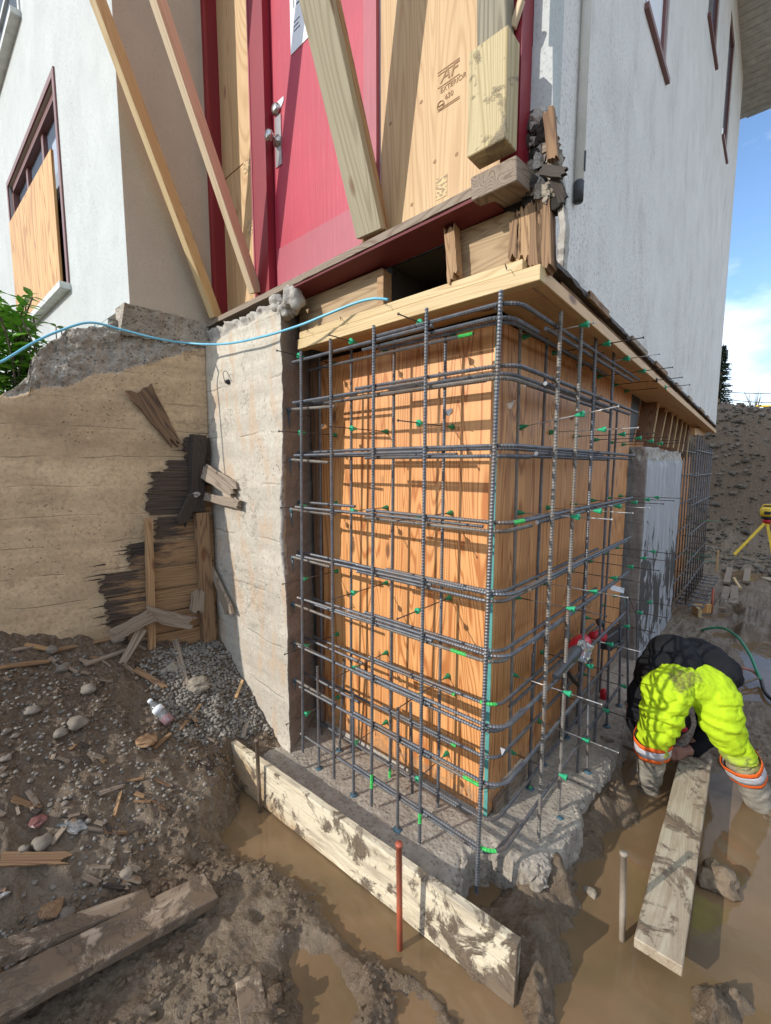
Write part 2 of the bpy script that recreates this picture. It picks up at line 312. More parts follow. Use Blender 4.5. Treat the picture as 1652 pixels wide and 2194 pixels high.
def mud():
    n = NT('wet churned mud', 0.5, spec=0.5); p = n.pos()
    a = n.noise(p, 2.2, 6, 0.6); b = n.noise(p, 14, 9, 0.72, 0.6); c = n.noise(p, 55, 5, 0.7, 0.4); d = n.noise(p, 4.5, 6, 0.65, 0.5)
    col = n.mix(n.ramp(a, [(0.35, 0), (0.65, 1)]), (0.215, 0.148, 0.090), (0.285, 0.218, 0.145))
    col = n.mix(n.ramp(b, [(0.40, 0.55), (0.62, 0)]), col, (0.12, 0.080, 0.048))
    col = n.mix(n.ramp(c, [(0.58, 0), (0.72, 0.5)]), col, (0.30, 0.245, 0.18))
    # dry gravelly soil up the left hand slope and on the far bank (a real change of material)
    s = n.sep(p); dry = n.math('ADD', n.math('MULTIPLY', n.math('ADD', s[2], 0.02), 2.6), n.math('MULTIPLY', n.math('SUBTRACT', d, 0.5), 1.4), clamp=True)
    soil = n.mix(n.ramp(c, [(0.35, 0), (0.62, 1)]), (0.085, 0.054, 0.032), (0.21, 0.148, 0.095))
    soil = n.mix(n.ramp(n.vor(p, 26), [(0.12, 0.8), (0.2, 0)]), soil, (0.27, 0.235, 0.19))
    col = n.mix(dry, col, soil)
    wet = n.ramp(d, [(0.40, 0.13), (0.60, 0.45)])
    n.set('Roughness', n.mix(dry, wet, (0.85, 0.85, 0.85)))
    n.bump(b, 0.9, 0.032); n.bump(c, 0.8, 0.014)
    return n.col(col)
MAT['mud'] = mud()
def water():
    n = NT('muddy water', 0.06, spec=0.5); p = n.pos(); a = n.noise(p, 1.6, 4, 0.55, 0.8); b = n.noise(p, 5, 3)
    col = n.mix(n.ramp(a, [(0.38, 0), (0.66, 1)]), (0.225, 0.143, 0.076), (0.150, 0.103, 0.052))
    sc2 = n.noise(p, 9, 7, .7, 1.2); col = n.mix(n.ramp(sc2, [(0.58, 0), (0.72, 0.35)]), col, (0.23, 0.17, 0.11)); n.set('Roughness', n.ramp(sc2, [(0.5, 0.04), (0.75, 0.22)]))
    n.bump(b, 0.08, 0.03); n.bump(n.noise(p, 22, 3), 0.03, 0.01); n.set('IOR', 1.33); return n.col(col)
MAT['water'] = water()
def fabric(name, c, c2, dirtz=None, rough=0.85, stain=False):
    n = NT(name, rough, spec=0.2); p = n.pos(); f = n.noise(p, 9, 5, 0.6); fi = n.noise(p, 240, 2)
    col = n.mix(n.ramp(f, [(0.35, 0), (0.7, 1)]), c, c2)
    if dirtz:
        z = n.sep(p)[2]; a = n.math('ADD', n.math('MULTIPLY', n.math('SUBTRACT', dirtz+.12, z), 4.0), n.math('SUBTRACT', n.noise(p, 12, 6, .7), 0.50))
        col = n.mix(n.ramp(a, [(0.0, 0), (0.35, 1)]), col, (0.30, 0.255, 0.17))
    if stain:
        q = at(1468, 1442, d=2.24); vm = n.N('VectorMath'); vm.operation = 'DISTANCE'; n.L(p, vm.inputs[0]); vm.inputs[1].default_value = q
        a = n.math('ADD', n.math('MULTIPLY', vm.outputs['Value'], 7.0), n.math('MULTIPLY', n.math('SUBTRACT', n.noise(p, 22, 6, .7), 0.5), 2.0))
        col = n.mix(n.ramp(a, [(0.35, 0.85), (0.75, 0.0)]), col, (0.13, 0.095, 0.05))
    n.bump(fi, 0.2, 0.001); n.bump(n.noise(p, 16, 4, 0.55, 0.8), 0.5, 0.018); return n.col(col)
MAT['hiviz'] = fabric('fluorescent yellow cloth', (0.50, 0.70, 0.02), (0.42, 0.60, 0.018), 0.01, stain=True)
MAT['mudrock'] = rubble('muddy rock', (0.26, 0.20, 0.135), (0.16, 0.115, 0.075), (0.12, 0.09, 0.06), 0.01, 30)
MAT['orange'] = fabric('orange tape', (0.90, 0.16, 0.03), (0.8, 0.13, 0.02))
MAT['silver'] = fabric('silver reflective tape', (0.62, 0.62, 0.64), (0.45, 0.45, 0.47), None, 0.4)
MAT['jacket'] = fabric('black work jacket', (0.010, 0.011, 0.013), (0.018, 0.019, 0.022), None, 0.9)
MAT['boot'] = fabric('mud caked rubber boots', (0.36, 0.33, 0.27), (0.14, 0.125, 0.10), None, 0.5)
MAT['skin'] = fabric('skin', (0.42, 0.22, 0.16), (0.36, 0.18, 0.13), None, 0.55)
MAT['hair'] = plain('dark hair', (0.03, 0.02, 0.015), 0.6)
def leaf():
    n = NT('leaves', 0.45); g = n.N('NewGeometry'); col = n.mix(g.outputs['Random Per Island'], (0.10, 0.28, 0.02), (0.26, 0.50, 0.07)); return n.col(col)
MAT['leaf'] = leaf()
MAT['needle'] = plain('spruce needles', (0.02, 0.035, 0.02), 0.8)
MAT['bark'] = plain('bark', (0.12, 0.09, 0.06), 0.9, 0, 0.3, 20, 0.5)
def flaky():
    n = NT('flaking grey coating', 0.6); p = n.pos(); f = n.noise(n.map(p, scale=(1, 1.6, 0.9)), 3.2, 9, 0.68, 0.6); z = n.sep(p)[2]
    st = n.noise(n.map(p, scale=(1, 12, 1)), 1.6, 5)
    a = n.math('ADD', f, n.math('SUBTRACT', 0.10, n.math('MULTIPLY', n.math('ABSOLUTE', n.math('SUBTRACT', z, 0.40)), 0.28)))
    col = n.mix(n.ramp(st, [(0.35, 0), (0.7, 1)]), (0.30, 0.31, 0.32), (0.45, 0.455, 0.46))
    m = n.ramp(a, [(0.515, 0), (0.535, 1)])
    col = n.mix(m, col, n.mix(n.noise(p, 30, 5), (0.015, 0.014, 0.013), (0.10, 0.09, 0.08)))
    n.bump(m, 0.6, 0.01); return n.col(col)
MAT['flaky'] = flaky()

# ------------------------------------------------------------------ geometry helpers
COL = sc.collection
def V(*a): return Vector(a)
def link(o, parent=None):
    COL.objects.link(o)
    if parent is not None:
        o.parent = parent; o.matrix_parent_inverse = Matrix.Translation(parent.location).inverted()
    return o
def tag(o, label=None, cat=None, group=None, kind=None):
    if label: o['label'] = label
    if cat: o['category'] = cat
    if group: o['group'] = group
    if kind: o['kind'] = kind
    return o
def thing(name, label, cat, loc=(0, 0, 0), group=None):
    o = bpy.data.objects.new(name, None); o.location = loc; o.empty_display_size = 0.05; COL.objects.link(o)
    return tag(o, label, cat, group)

class MB:
    """collects shapes in world coordinates; build() links them as one mesh object"""
    def __init__(s): s.v = []; s.f = []; s.mi = []; s.sm = []
    def add(s, vs, fs, mi=0, sm=False):
        b = len(s.v); s.v += [tuple(v) for v in vs]; s.f += [tuple(b+i for i in f) for f in fs]; s.mi += [mi]*len(fs); s.sm += [sm]*len(fs); return s
    def hexa(s, c, mi=0):      # 8 corners: bottom 4 ccw, top 4 ccw
        return s.add(c, [(3, 2, 1, 0), (4, 5, 6, 7), (0, 1, 5, 4), (1, 2, 6, 5), (2, 3, 7, 6), (3, 0, 4, 7)], mi)
    def box(s, x0, x1, y0, y1, z0, z1, mi=0):
        return s.hexa([(x0, y0, z0), (x1, y0, z0), (x1, y1, z0), (x0, y1, z0), (x0, y0, z1), (x1, y0, z1), (x1, y1, z1), (x0, y1, z1)], mi)
    def prism(s, poly, ext, mi=0, sub=0, jit=0.0):
        """closed outline of points extruded by the vector ext"""
        poly = [Vector(p) for p in poly]
        if sub:
            q = []
            for i, p in enumerate(poly):
                r = poly[(i+1) % len(poly)]; n = max(1, int((r-p).length/sub))
                for k in range(n): q.append(p.lerp(r, k/n) + (Vector((random.uniform(-1, 1), random.uniform(-1, 1), random.uniform(-1, 1)))*jit if k else V(0, 0, 0)))
            poly = q
        n = len(poly); e = Vector(ext); vs = poly+[p+e for p in poly]
        return s.add(vs, [tuple(range(n))[::-1], tuple(range(n, 2*n))]+[(i, (i+1) % n, n+(i+1) % n, n+i) for i in range(n)], mi)
    def tube(s, pts, r, seg=8, mi=0, caps=True, rr=None, sm=True):
        pts = [Vector(p) for p in pts]; n = len(pts)
        t0 = (pts[1]-pts[0]).normalized(); ref = V(0, 0, 1) if abs(t0.z) < 0.9 else V(1, 0, 0)
        nn = t0.cross(ref).normalized(); vs = []
        for i, p in enumerate(pts):
            t = (pts[min(i+1, n-1)]-pts[max(i-1, 0)])
            t = t.normalized() if t.length > 1e-9 else t0
            nn = (nn-t*nn.dot(t)).normalized(); bb = t.cross(nn)
            ra = rr[i] if rr is not None else r
            for k in range(seg):
                a = 2*math.pi*k/seg; vs.append(p+nn*math.cos(a)*ra+bb*math.sin(a)*ra)
        fs = [(i*seg+k, i*seg+(k+1) % seg, (i+1)*seg+(k+1) % seg, (i+1)*seg+k) for i in range(n-1) for k in range(seg)]
        if caps: fs += [tuple(range(seg))[::-1], tuple((n-1)*seg+k for k in range(seg))]
        return s.add(vs, fs, mi, sm)
    def lathe(s, p0, axis, prof, seg=14, mi=0, sm=True):
        p0 = Vector(p0); a = Vector(axis).normalized()
        return s.tube([p0+a*h for h, r in prof], 0, seg, mi, True, [r for h, r in prof], sm)
    def build(s, name, mat, parent=None, sharp=None):
        if not s.v: return None
        v = np.array(s.v); base = np.array([(v[:, 0].min()+v[:, 0].max())/2, (v[:, 1].min()+v[:, 1].max())/2, v[:, 2].min()])
        me = bpy.data.meshes.new(name); me.from_pydata((v-base).tolist(), [], s.f)
        for m in (mat if isinstance(mat, (list, tuple)) else [mat]): me.materials.append(MAT[m] if isinstance(m, str) else m)
        me.polygons.foreach_set('material_index', s.mi); me.polygons.foreach_set('use_smooth', s.sm); me.update()
        o = bpy.data.objects.new(name, me); o.location = base
        COL.objects.link(o)
        if parent is not None:
            o.parent = parent; pl = Vector(parent.location); pp = parent.parent
            o.matrix_parent_inverse = parent_world(parent).inverted()
        return o
def parent_world(o):
    m = o.matrix_basis.copy(); 
    if o.parent: m = parent_world(o.parent) @ o.matrix_parent_inverse @ m
    return m
def bevel(o, w=0.002, seg=1):
    b = o.modifiers.new('bevel', 'BEVEL'); b.width = w; b.segments = seg; b.limit_method = 'ANGLE'; b.angle_limit = R(40); return o

def board(name, p0, p1, width, thick, wdir, mat, parent=None, rough=0.0, bev=0.002, ends=0.0, warp=0.0, seed=0, seg=None):
    """sawn board from p0 to p1 (centre line), grain along its own X; wdir = direction of its width"""
    p0, p1, wdir = Vector(p0), Vector(p1), Vector(wdir); rnd = random.Random(seed*77+len(name))
    X = (p1-p0); L = X.length; X.normalize(); Y = (wdir-X*wdir.dot(X)).normalized(); Z = X.cross(Y)
    n = seg or max(2, int(L/0.08)); vs = []; fs = []
    for i in range(n+1):
        x = L*i/n; wv = warp*math.sin(math.pi*i/n)
        for (a, b) in ((-1, -1), (1, -1), (1, 1), (-1, 1)):
            jx = rnd.uniform(-ends, ends) if i in (0, n) else 0
            vs.append((x+jx, a*width/2+rnd.uniform(-rough, rough), b*thick/2+rnd.uniform(-rough, rough)*0.5+wv))
    for i in range(n):
        for k in range(4):
            fs.append((i*4+k, i*4+(k+1) % 4, (i+1)*4+(k+1) % 4, (i+1)*4+k))
    fs += [(3, 2, 1, 0), tuple(n*4+k for k in range(4))]
    fs = [f[::-1] for f in fs]
    me = bpy.data.meshes.new(name); me.from_pydata(vs, [], fs); me.materials.append(MAT[mat]); me.update()
    o = bpy.data.objects.new(name, me)
    M = Matrix.Translation(p0) @ Matrix((X, Y, Z)).transposed().to_4x4(); o.matrix_basis = M
    COL.objects.link(o)
    if parent is not None:
        o.parent = parent; o.matrix_parent_inverse = parent_world(parent).inverted()
    if bev: bevel(o, bev)
    return o
def splinter(name, p0, p1, width, thick, wdir, mat, parent=None, seed=0, taper=(1, 1), n=7):
    """weathered piece of board with frayed, uneven ends"""
    rnd = random.Random(seed); p0, p1, wdir = Vector(p0), Vector(p1), Vector(wdir)
    X = (p1-p0); L = X.length; X.normalize(); Y = (wdir-X*wdir.dot(X)).normalized(); Z = X.cross(Y)
    m = 7; out = []
    lo = [(rnd.uniform(-.09, .09)*width*2, -0.5+k/(m-1)) for k in range(m)]; hi = [(L+rnd.uniform(-.1, .1)*width*3, 0.5-k/(m-1)) for k in range(m)]
    def ww(x): t = min(1, max(0, x/L)); return width*(taper[0]*(1-t)+taper[1]*t)
    outline = []
    for x, y in lo: outline.append((x, y*ww(0)))
    outline = [(x, -y) for x, y in outline]           # from +w/2 down to -w/2 at x=0
    for k in range(1, n): x = L*k/n; outline.append((x, -ww(x)/2*rnd.uniform(.88, 1.05)))
    for x, y in hi: outline.append((x, -y*ww(L)))
    for k in range(n-1, 0, -1): x = L*k/n; outline.append((x, ww(x)/2*rnd.uniform(.88, 1.05)))
    N = len(outline); vs = [(x, y, -thick/2) for x, y in outline]+[(x+rnd.uniform(-.3, .3)*thick, y, thick/2) for x, y in outline]
    fs = [tuple(range(N))[::-1], tuple(range(N, 2*N))]+[(i, (i+1) % N, N+(i+1) % N, N+i) for i in range(N)]
    me = bpy.data.meshes.new(name); me.from_pydata(vs, [], fs); me.materials.append(MAT[mat]); me.update()
    bm = bmesh.new(); bm.from_mesh(me); bmesh.ops.recalc_face_normals(bm, faces=bm.faces); bm.to_mesh(me); bm.free()
    o = bpy.data.objects.new(name, me)
    o.matrix_basis = Matrix.Translation(p0) @ Matrix((X, Y, Z)).transposed().to_4x4(); COL.objects.link(o)
    if parent is not None:
        o.parent = parent; o.matrix_parent_inverse = parent_world(parent).inverted()
    return o
def setsub(o, mats):
    return o

def fillet(pts, rad, step=0.004):
    pts = [Vector(p) for p in pts]; path = [pts[0]]
    for i in range(1, len(pts)-1):
        a, b, c = pts[i-1], pts[i], pts[i+1]; u = (a-b).normalized(); v = (c-b).normalized(); ang = u.angle(v)
        d = rad/math.tan(ang/2); s, e = b+u*d, b+v*d; ctr = b+(u+v).normalized()*(rad/math.sin(ang/2))
        k = 14
        for j in range(k+1):
            th = (s-ctr).angle(e-ctr); w1 = math.sin((1-j/k)*th)/math.sin(th); w2 = math.sin(j/k*th)/math.sin(th)
            path.append(ctr+(s-ctr)*w1+(e-ctr)*w2)
    path.append(pts[-1])
    out = [path[0]]; acc = 0.0
    for i in range(1, len(path)):
        a, b = path[i-1], path[i]; L = (b-a).length; x = step-acc
        while x <= L:
            out.append(a.lerp(b, x/L)); x += step
        acc = (acc+L) % step if L else acc
    if (out[-1]-path[-1]).length > 1e-4: out.append(path[-1])
    return out
def rebar_mb(pts, r=0.0075, rad=0.09, green=(), step=0.0042, tilt=0.5, wob=0.0):
    P = fillet(pts, rad, step); n = len(P); m = MB(); seg = 7
    t0 = (P[1]-P[0]).normalized(); ref = V(0, 0, 1) if abs(t0.z) < 0.9 else V(1, 0, 0); nn = t0.cross(ref).normalized(); vs = []
    ph = random.random()*6
    for i, p in enumerate(P):
        t = (P[min(i+1, n-1)]-P[max(i-1, 0)]).normalized(); nn = (nn-t*nn.dot(t)).normalized(); bb = t.cross(nn)
        ra = r*(1.15 if i % 3 == 0 else 0.93)
        o = nn*wob*math.sin(ph+i*step*2.1)+bb*wob*math.cos(ph*2+i*step*1.3) if wob else V(0, 0, 0)
        for k in range(seg):
            a = 2*math.pi*k/seg
            vs.append(p+o+nn*math.cos(a)*ra+bb*math.sin(a)*ra+t*(tilt*r*math.cos(a)*0.6 if 0 < i < n-1 else 0))
    fs = []; mi = []
    for i in range(n-1):
        x = i*step; g = 1 if any(a <= x <= b for a, b in green) else 0
        for k in range(seg): fs.append((i*seg+k, i*seg+(k+1) % seg, (i+1)*seg+(k+1) % seg, (i+1)*seg+k)); mi.append(g)
    fs += [tuple(range(seg))[::-1], tuple((n-1)*seg+k for k in range(seg))]; mi += [0, 0]
    m.add(vs, fs); m.mi = mi; m.sm = [False]*len(fs)
    return m

def rockmesh(m, c, size, seed, sub=2, rough=0.25, flat=(1, 1, 1), rot=None, mi=0, sm=True):
    bm = bmesh.new(); bmesh.ops.create_icosphere(bm, subdivisions=sub, radius=1.0); off = Vector((seed*3.17, seed*1.31, seed*2.7))
    rt = rot or Matrix.Rotation(seed*1.7, 3, 'Z'); vs = []
    for v in bm.verts:
        p = v.co.copy(); d = 1+rough*mnoise.noise(p*1.3+off)*1.6+rough*0.5*mnoise.noise(p*3.1+off)
        q = rt @ Vector((p.x*d*flat[0], p.y*d*flat[1], p.z*d*flat[2])); vs.append(Vector(c)+q*size)
    m.add(vs, [tuple(x.index for x in f.verts) for f in bm.faces], mi, sm); bm.free(); return m

# numpy value noise
def vnoise(x, y, seed=0):
    xi = np.floor(x).astype(np.int64); yi = np.floor(y).astype(np.int64); xf = x-xi; yf = y-yi
    u = xf*xf*(3-2*xf); v = yf*yf*(3-2*yf)
    def h(a, b):
        k = (a*374761393+b*668265263+seed*144665) & 0x7fffffff; k = ((k ^ (k >> 13))*1274126177) & 0x7fffffff; return ((k ^ (k >> 16)) & 0xffff)/65535.0
    return (h(xi, yi)*(1-u)+h(xi+1, yi)*u)*(1-v)+(h(xi, yi+1)*(1-u)+h(xi+1, yi+1)*u)*v
def fbm(x, y, o=5, seed=0, g=0.5):
    a = 0; amp = 1; tot = 0
    for i in range(o): a = a+amp*(vnoise(x*2**i, y*2**i, seed+i*17)-0.5); tot += amp; amp *= g
    return a/tot*2
def sdpoly(x, y, poly):
    """signed distance to a polygon, negative inside"""
    x = np.asarray(x, float); y = np.asarray(y, float); d = np.full(x.shape, 1e9); ins = np.zeros(x.shape, bool); n = len(poly)
    for i in range(n):
        ax, ay = poly[i]; bx, by = poly[(i+1) % n]; ex, ey = bx-ax, by-ay; wx, wy = x-ax, y-ay
        t = np.clip((wx*ex+wy*ey)/(ex*ex+ey*ey+1e-12), 0, 1); d = np.minimum(d, np.hypot(wx-ex*t, wy-ey*t))
        c = ((ay > y) != (by > y)); xs = ax+(y-ay)*(bx-ax)/((by-ay) if abs(by-ay) > 1e-12 else 1e-12); ins ^= (c & (x < xs))
    return np.where(ins, -d, d)
def sstep(a, b, x):
    t = np.clip((x-a)/(b-a), 0, 1); return t*t*(3-2*t)
def pxpoly(pts, z): return [tuple(at(px, py, z=z)[:2]) for px, py in pts]

# ------------------------------------------------------------------ ground
WZ = -0.235
PONDS = [pxpoly(p, WZ) for p in (
    [(515, 1690), (560, 1700), (1085, 2135), (1120, 2194), (1130, 2300), (1010, 2300), (990, 2190), (930, 2130), (830, 2070), (760, 2040), (690, 1960), (655, 1895), (590, 1840), (520, 1815), (470, 1790), (500, 1750)],
    [(640, 2070), (690, 2050), (740, 2100), (760, 2160), (740, 2300), (620, 2300)], [(830, 2120), (890, 2110), (930, 2160), (930, 2300), (840, 2300)],
    [(1320, 1620), (1370, 1600), (1440, 1640), (1460, 1700), (1540, 1640), (1600, 1690), (1700, 1850), (1900, 2250), (1560, 2250), (1590, 2150), (1530, 2110), (1475, 2110), (1470, 2250), (1300, 2250), (1250, 2110), (1215, 2020), (1225, 1930), (1215, 1890), (1265, 1850), (1300, 1790), (1385, 1750), (1330, 1690)],
    [(1000, 1870), (1055, 1860), (1065, 1900), (1040, 1925), (1000, 1930)],
    [(1570, 1385), (1640, 1372), (1760, 1400), (1760, 1520), (1640, 1510), (1590, 1500), (1600, 1440)],
    [(1528, 1352), (1575, 1347), (1572, 1366), (1530, 1368)], [(1505, 1318), (1570, 1314), (1600, 1326), (1512, 1330)],
    [(1545, 1225), (1600, 1222), (1660, 1240), (1600, 1250), (1548, 1246)],
    [(1195, 2125), (1255, 2105), (1290, 2250), (1195, 2250)])]
HUMPS = [(1120, 1900, .09, .075), (1190, 1885, .09, .085), (1250, 1825, .08, .075), (1290, 1740, .08, .07), (1330, 1660, .08, .07), (1530, 2140, .15, .06), (1590, 2180, .17, .05), (1150, 2060, .12, .05), (1170, 2150, .1, .05), (1180, 1980, .12, .045), (880, 2080, .07, .03), (1000, 2085, .05, .02), (1180, 2110, .10, .05), (1250, 2140, .08, .06), (1200, 2020, .08, .05), (1130, 2030, .12, .05),
         (1010, 2120, .12, .045), (950, 2170, .15, .04), (1240, 1890, .09, .06), (1280, 1800, .09, .06), (1330, 1710, .07, .05), (1600, 1600, .22, .06), (1640, 1720, .15, .07),
         (1600, 1360, .25, .08), (1560, 1300, .35, .06), (1630, 1330, .3, .10)]
HUMPS += [(x_, y_, .035, -.035) for x_, y_ in ((600, 2090), (560, 1960), (690, 2150), (420, 1850), (370, 1800), (1160, 2040), (1130, 2075), (1000, 2140), (900, 2170), (340, 2180), (620, 1790))]
HUMPS = [tuple(at(a, b, z=-0.2)[:2])+(r, h) for a, b, r, h in HUMPS]
def ground_h(x, y, detail=True):
    x = np.asarray(x, float); y = np.asarray(y, float)
    h = np.full(x.shape, -0.214)
    s = np.clip(-0.93-x, 0, 1.35)
    near = np.clip(-(y+0.35), 0, 1.4)
    h = h+s*(0.50+0.10*near)+0.08*sstep(0.25, 0.9, s)*s
    inn = sstep(0.2, 0.5, s)
    n1 = fbm(x*2.3, y*2.3, 6, 3, 0.55); n2 = fbm(x*9, y*9, 5, 11, 0.6); rg = 1-np.abs(fbm(x*6+3, y*6, 5, 29, 0.6))*2.2
    rg2 = 1-np.abs(fbm(x*16+3, y*16, 4, 39, 0.6))*2.4
    lump = np.clip(n1, -1, 1)*0.045+np.clip(rg, 0, 1)*0.024+n2*0.026+np.clip(rg2, 0, 1)*0.016
    fl = 1-0.30*sstep(-1.15, -0.85, x)*(1-sstep(2.2, 3.0, y)); lump = lump*fl
    for hx, hy, r, hh in HUMPS: h = h+hh*np.exp(-((x-hx)**2+(y-hy)**2)/(r*r)*1.6)*(1+0.5*n2)
    pond = np.full(x.shape, 1e9)
    for p in PONDS: pond = np.minimum(pond, sdpoly(x, y, p))
    pond = pond+n2*0.045+n1*0.05
    k = sstep(-0.05, 0.10, pond)
    nearb = (np.abs(x) < 6)
    dry = h+lump+0.012
    lowest = WZ+0.003+0.04*np.clip(pond, 0, .25)
    dry = np.where(x > -1.3, np.maximum(dry, lowest+0.012*np.clip(rg, 0, 1)), dry)
    h = dry*k+(WZ-0.03+0.01*n2)*(1-k)
    # far field: flat yard, then the spoil bank behind it
    t = y-0.10*x+0.5*fbm(x*0.4, y*0.4, 3, 51)
    bank = sstep(10.2, 14.0, t)*(3.1-0.10*np.clip(x, -2, 6))+sstep(9.9, 10.6, t)*0.35
    h = h+bank+np.where(bank > 0.05, 0.12*fbm(x*1.1, y*1.1, 6, 77, 0.6)+0.10*np.clip(n1, -1, 1), 0)
    side = sstep(3.6, 6.5, x+0.4*fbm(x*0.5, y*0.5, 3, 5))*1.5; h = np.where(y < 8.5, h+side, h)
    back = sstep(3.2, 6.0, -y)*1.3; h = h+back
    wd_ = (x-WP[0])*WN[0]+(y-WP[1])*WN[1]; h = np.where((wd_ < -0.12) & (y < 0.0), np.maximum(h, 1.5+0.1*n1), h)
    h = np.where((x < -0.1) & (y > 0.15) & (y < 9), -0.3, h)
    return h
def gaxis(a, b, step, lo, hi, grow):
    c = list(np.arange(a, b, step)); st = step; x = b
    while x < hi: c.append(x); st *= grow; x += st
    c.append(hi); st = step; x = a; l = []
    while x > lo: st *= grow; x -= st; l.append(max(x, lo))
    return np.array(sorted(set(l+c)))
gx = gaxis(-2.0, 1.35, 0.0095, -70, 70, 1.055); gy = gaxis(-1.75, 1.7, 0.0095, -40, 140, 1.035)
GX, GY = np.meshgrid(gx, gy); GZ = ground_h(GX, GY)
def grid_mesh(name, X, Y, Z, mat, smooth=True):
    ny, nx = X.shape; v = np.stack([X, Y, Z], -1).reshape(-1, 3); idx = np.arange(ny*nx).reshape(ny, nx)
    f = np.stack([idx[:-1, :-1], idx[:-1, 1:], idx[1:, 1:], idx[1:, :-1]], -1).reshape(-1, 4)
    me = bpy.data.meshes.new(name); me.vertices.add(len(v)); me.vertices.foreach_set('co', v.ravel().astype(np.float32))
    me.loops.add(f.size); me.loops.foreach_set('vertex_index', f.ravel().astype(np.int32)); me.polygons.add(len(f))
    me.polygons.foreach_set('loop_start', np.arange(0, f.size, 4, dtype=np.int32)); me.polygons.foreach_set('use_smooth', np.full(len(f), smooth)); me.update(calc_edges=True); me.validate()
    me.materials.append(MAT[mat]); o = bpy.data.objects.new(name, me); COL.objects.link(o); return o
tag(grid_mesh('muddy_ground', GX, GY, GZ, 'mud'), 'wet churned mud of the excavated yard', kind='structure')
tag(MB().add([(-1.35, -2.6, WZ), (3.3, -2.6, WZ), (3.3, 9.0, WZ), (-1.35, 9.0, WZ)], [(0, 1, 2, 3)]).build('muddy_water', 'water'), 'brown puddle water standing in the trench', kind='structure')
def gz(x, y): return float(ground_h(np.array([x]), np.array([y]))[0])
def onground(px, py, lift=0.0):
    r = _f + _r*(px-CX)/F_PX - _u*(py-CY)/F_PX
    ts = np.linspace(0.6, 14, 1500); P = CAM[None]+r[None]*ts[:, None]; h = np.maximum(ground_h(P[:, 0], P[:, 1]), WZ); k = np.argmax(P[:, 2] < h)
    p = P[k]; return Vector((p[0], p[1], h[k]+lift))

# concrete footing: a rough slab with a broken, undercut-looking rim
FZ = -0.075
FPOLY = pxpoly([(500, 1560), (600, 1655), (700, 1740), (800, 1805), (900, 1868), (962, 1912), (985, 1880), (1005, 1828), (1050, 1812), (1085, 1835), (1120, 1858), (1160, 1866), (1188, 1832), (1215, 1800), (1246, 1765), (1238, 1712), (1272, 1688), (1290, 1655), (1320, 1610), (1340, 1570), (1345, 1520), (1350, 1480)], FZ)+[(0.30, 2.45), (-0.10, 2.45), (-0.10, -0.0), (-1.40, -0.0), (-1.45, -0.35)]
fx = np.arange(-1.5, 0.42, 0.007); fy = np.concatenate([np.arange(-0.72, 1.2, 0.007), np.arange(1.2, 2.5, 0.012)]); FX, FY = np.meshgrid(fx, fy)
sd = sdpoly(FX, FY, FPOLY)+0.016*fbm(FX*9, FY*9, 6, 91, 0.65)+0.010*fbm(FX*45, FY*45, 3, 97)
fzz = FZ+0.008*fbm(FX*5, FY*5, 6, 101, 0.6)+0.0025*fbm(FX*60, FY*60, 2, 105)
crn = np.exp(-((FX-0.2)**2+(FY+0.1)**2)/0.05)*0.02
fzz = fzz-0.02*sstep(-0.05, 0.0, sd)*(fbm(FX*14, FY*14, 3, 55) > 0.05)+crn*.6
FZZ = fzz-0.012*sstep(-0.03, 0.0, sd+0.015*fbm(FX*30, FY*30, 3, 7))-0.28*sstep(0.0, 0.018, sd+0.012*fbm(FX*45, FY*45, 3, 8))+np.where(sd > 0, .02*fbm(FX*50, FY*50, 3, 9), 0)
o = grid_mesh('concrete_footing', FX, FY, FZZ, 'footing', False); tag(o, 'rough grey concrete footing slab with broken edge under the rebar cage', 'footing')

m = MB(); rnd = random.Random(33); E_ = FPOLY[5:22]
for k in range(75):
    i = rnd.randrange(len(E_)-1); a, b = E_[i], E_[i+1]; t = rnd.random(); x, y = a[0]+(b[0]-a[0])*t, a[1]+(b[1]-a[1])*t; L = math.hypot(b[0]-a[0], b[1]-a[1])+1e-6; nx, ny = (b[1]-a[1])/L, -(b[0]-a[0])/L
    dz = rnd.random()**1.3; x += nx*(-.014+.004*dz); y += ny*(-.014+.004*dz); rockmesh(m, (x, y, FZ-.018-.12*dz), rnd.uniform(.016, .036), 500+k, 1, .35, (1, 1, .7), Matrix.Rotation(rnd.random()*6, 3, 'Z') @ Matrix.Rotation(rnd.uniform(-.6, .6), 3, 'X'), sm=False)
m.build('broken_edge', 'footing', o)['kind'] = 'stuff'

# ------------------------------------------------------------------ basement walls
def interp(x, pts):
    xs = [p[0] for p in pts]; ys = [p[1] for p in pts]; return np.interp(x, xs, ys)
def sheet(name, P, faces_mi, mats, smooth=True, back=None, parent=None):
    ny, nx = P.shape[:2]; m = MB(); v = P.reshape(-1, 3).tolist(); idx = lambda j, i: j*nx+i
    fs = []; mi = []
    for j in range(ny-1):
        for i in range(nx-1): fs.append((idx(j, i), idx(j, i+1), idx(j+1, i+1), idx(j+1, i))); mi.append(int(faces_mi[j, i]))
    if back is not None:      # close over the top, the ends and the back
        b = len(v); ring = [idx(0, i) for i in range(nx)]+[idx(j, nx-1) for j in range(1, ny)]+[idx(ny-1, i) for i in range(nx-2, -1, -1)]+[idx(j, 0) for j in range(ny-2, 0, -1)]
        bk = Vector(back); n = len(ring); v += [tuple(Vector(v[r])+bk) for r in ring]
        for k in range(n): fs.append((ring[(k+1) % n], ring[k], b+k, b+(k+1) % n)); mi.append(len(mats)-1)
        fs.append(tuple(b+k for k in range(n))); mi.append(len(mats)-1)
    m.v = [tuple(x) for x in v]; m.f = fs; m.mi = mi; m.sm = [smooth]*((ny-1)*(nx-1))+[False]*(len(fs)-(ny-1)*(nx-1))
    return m.build(name, mats, parent)

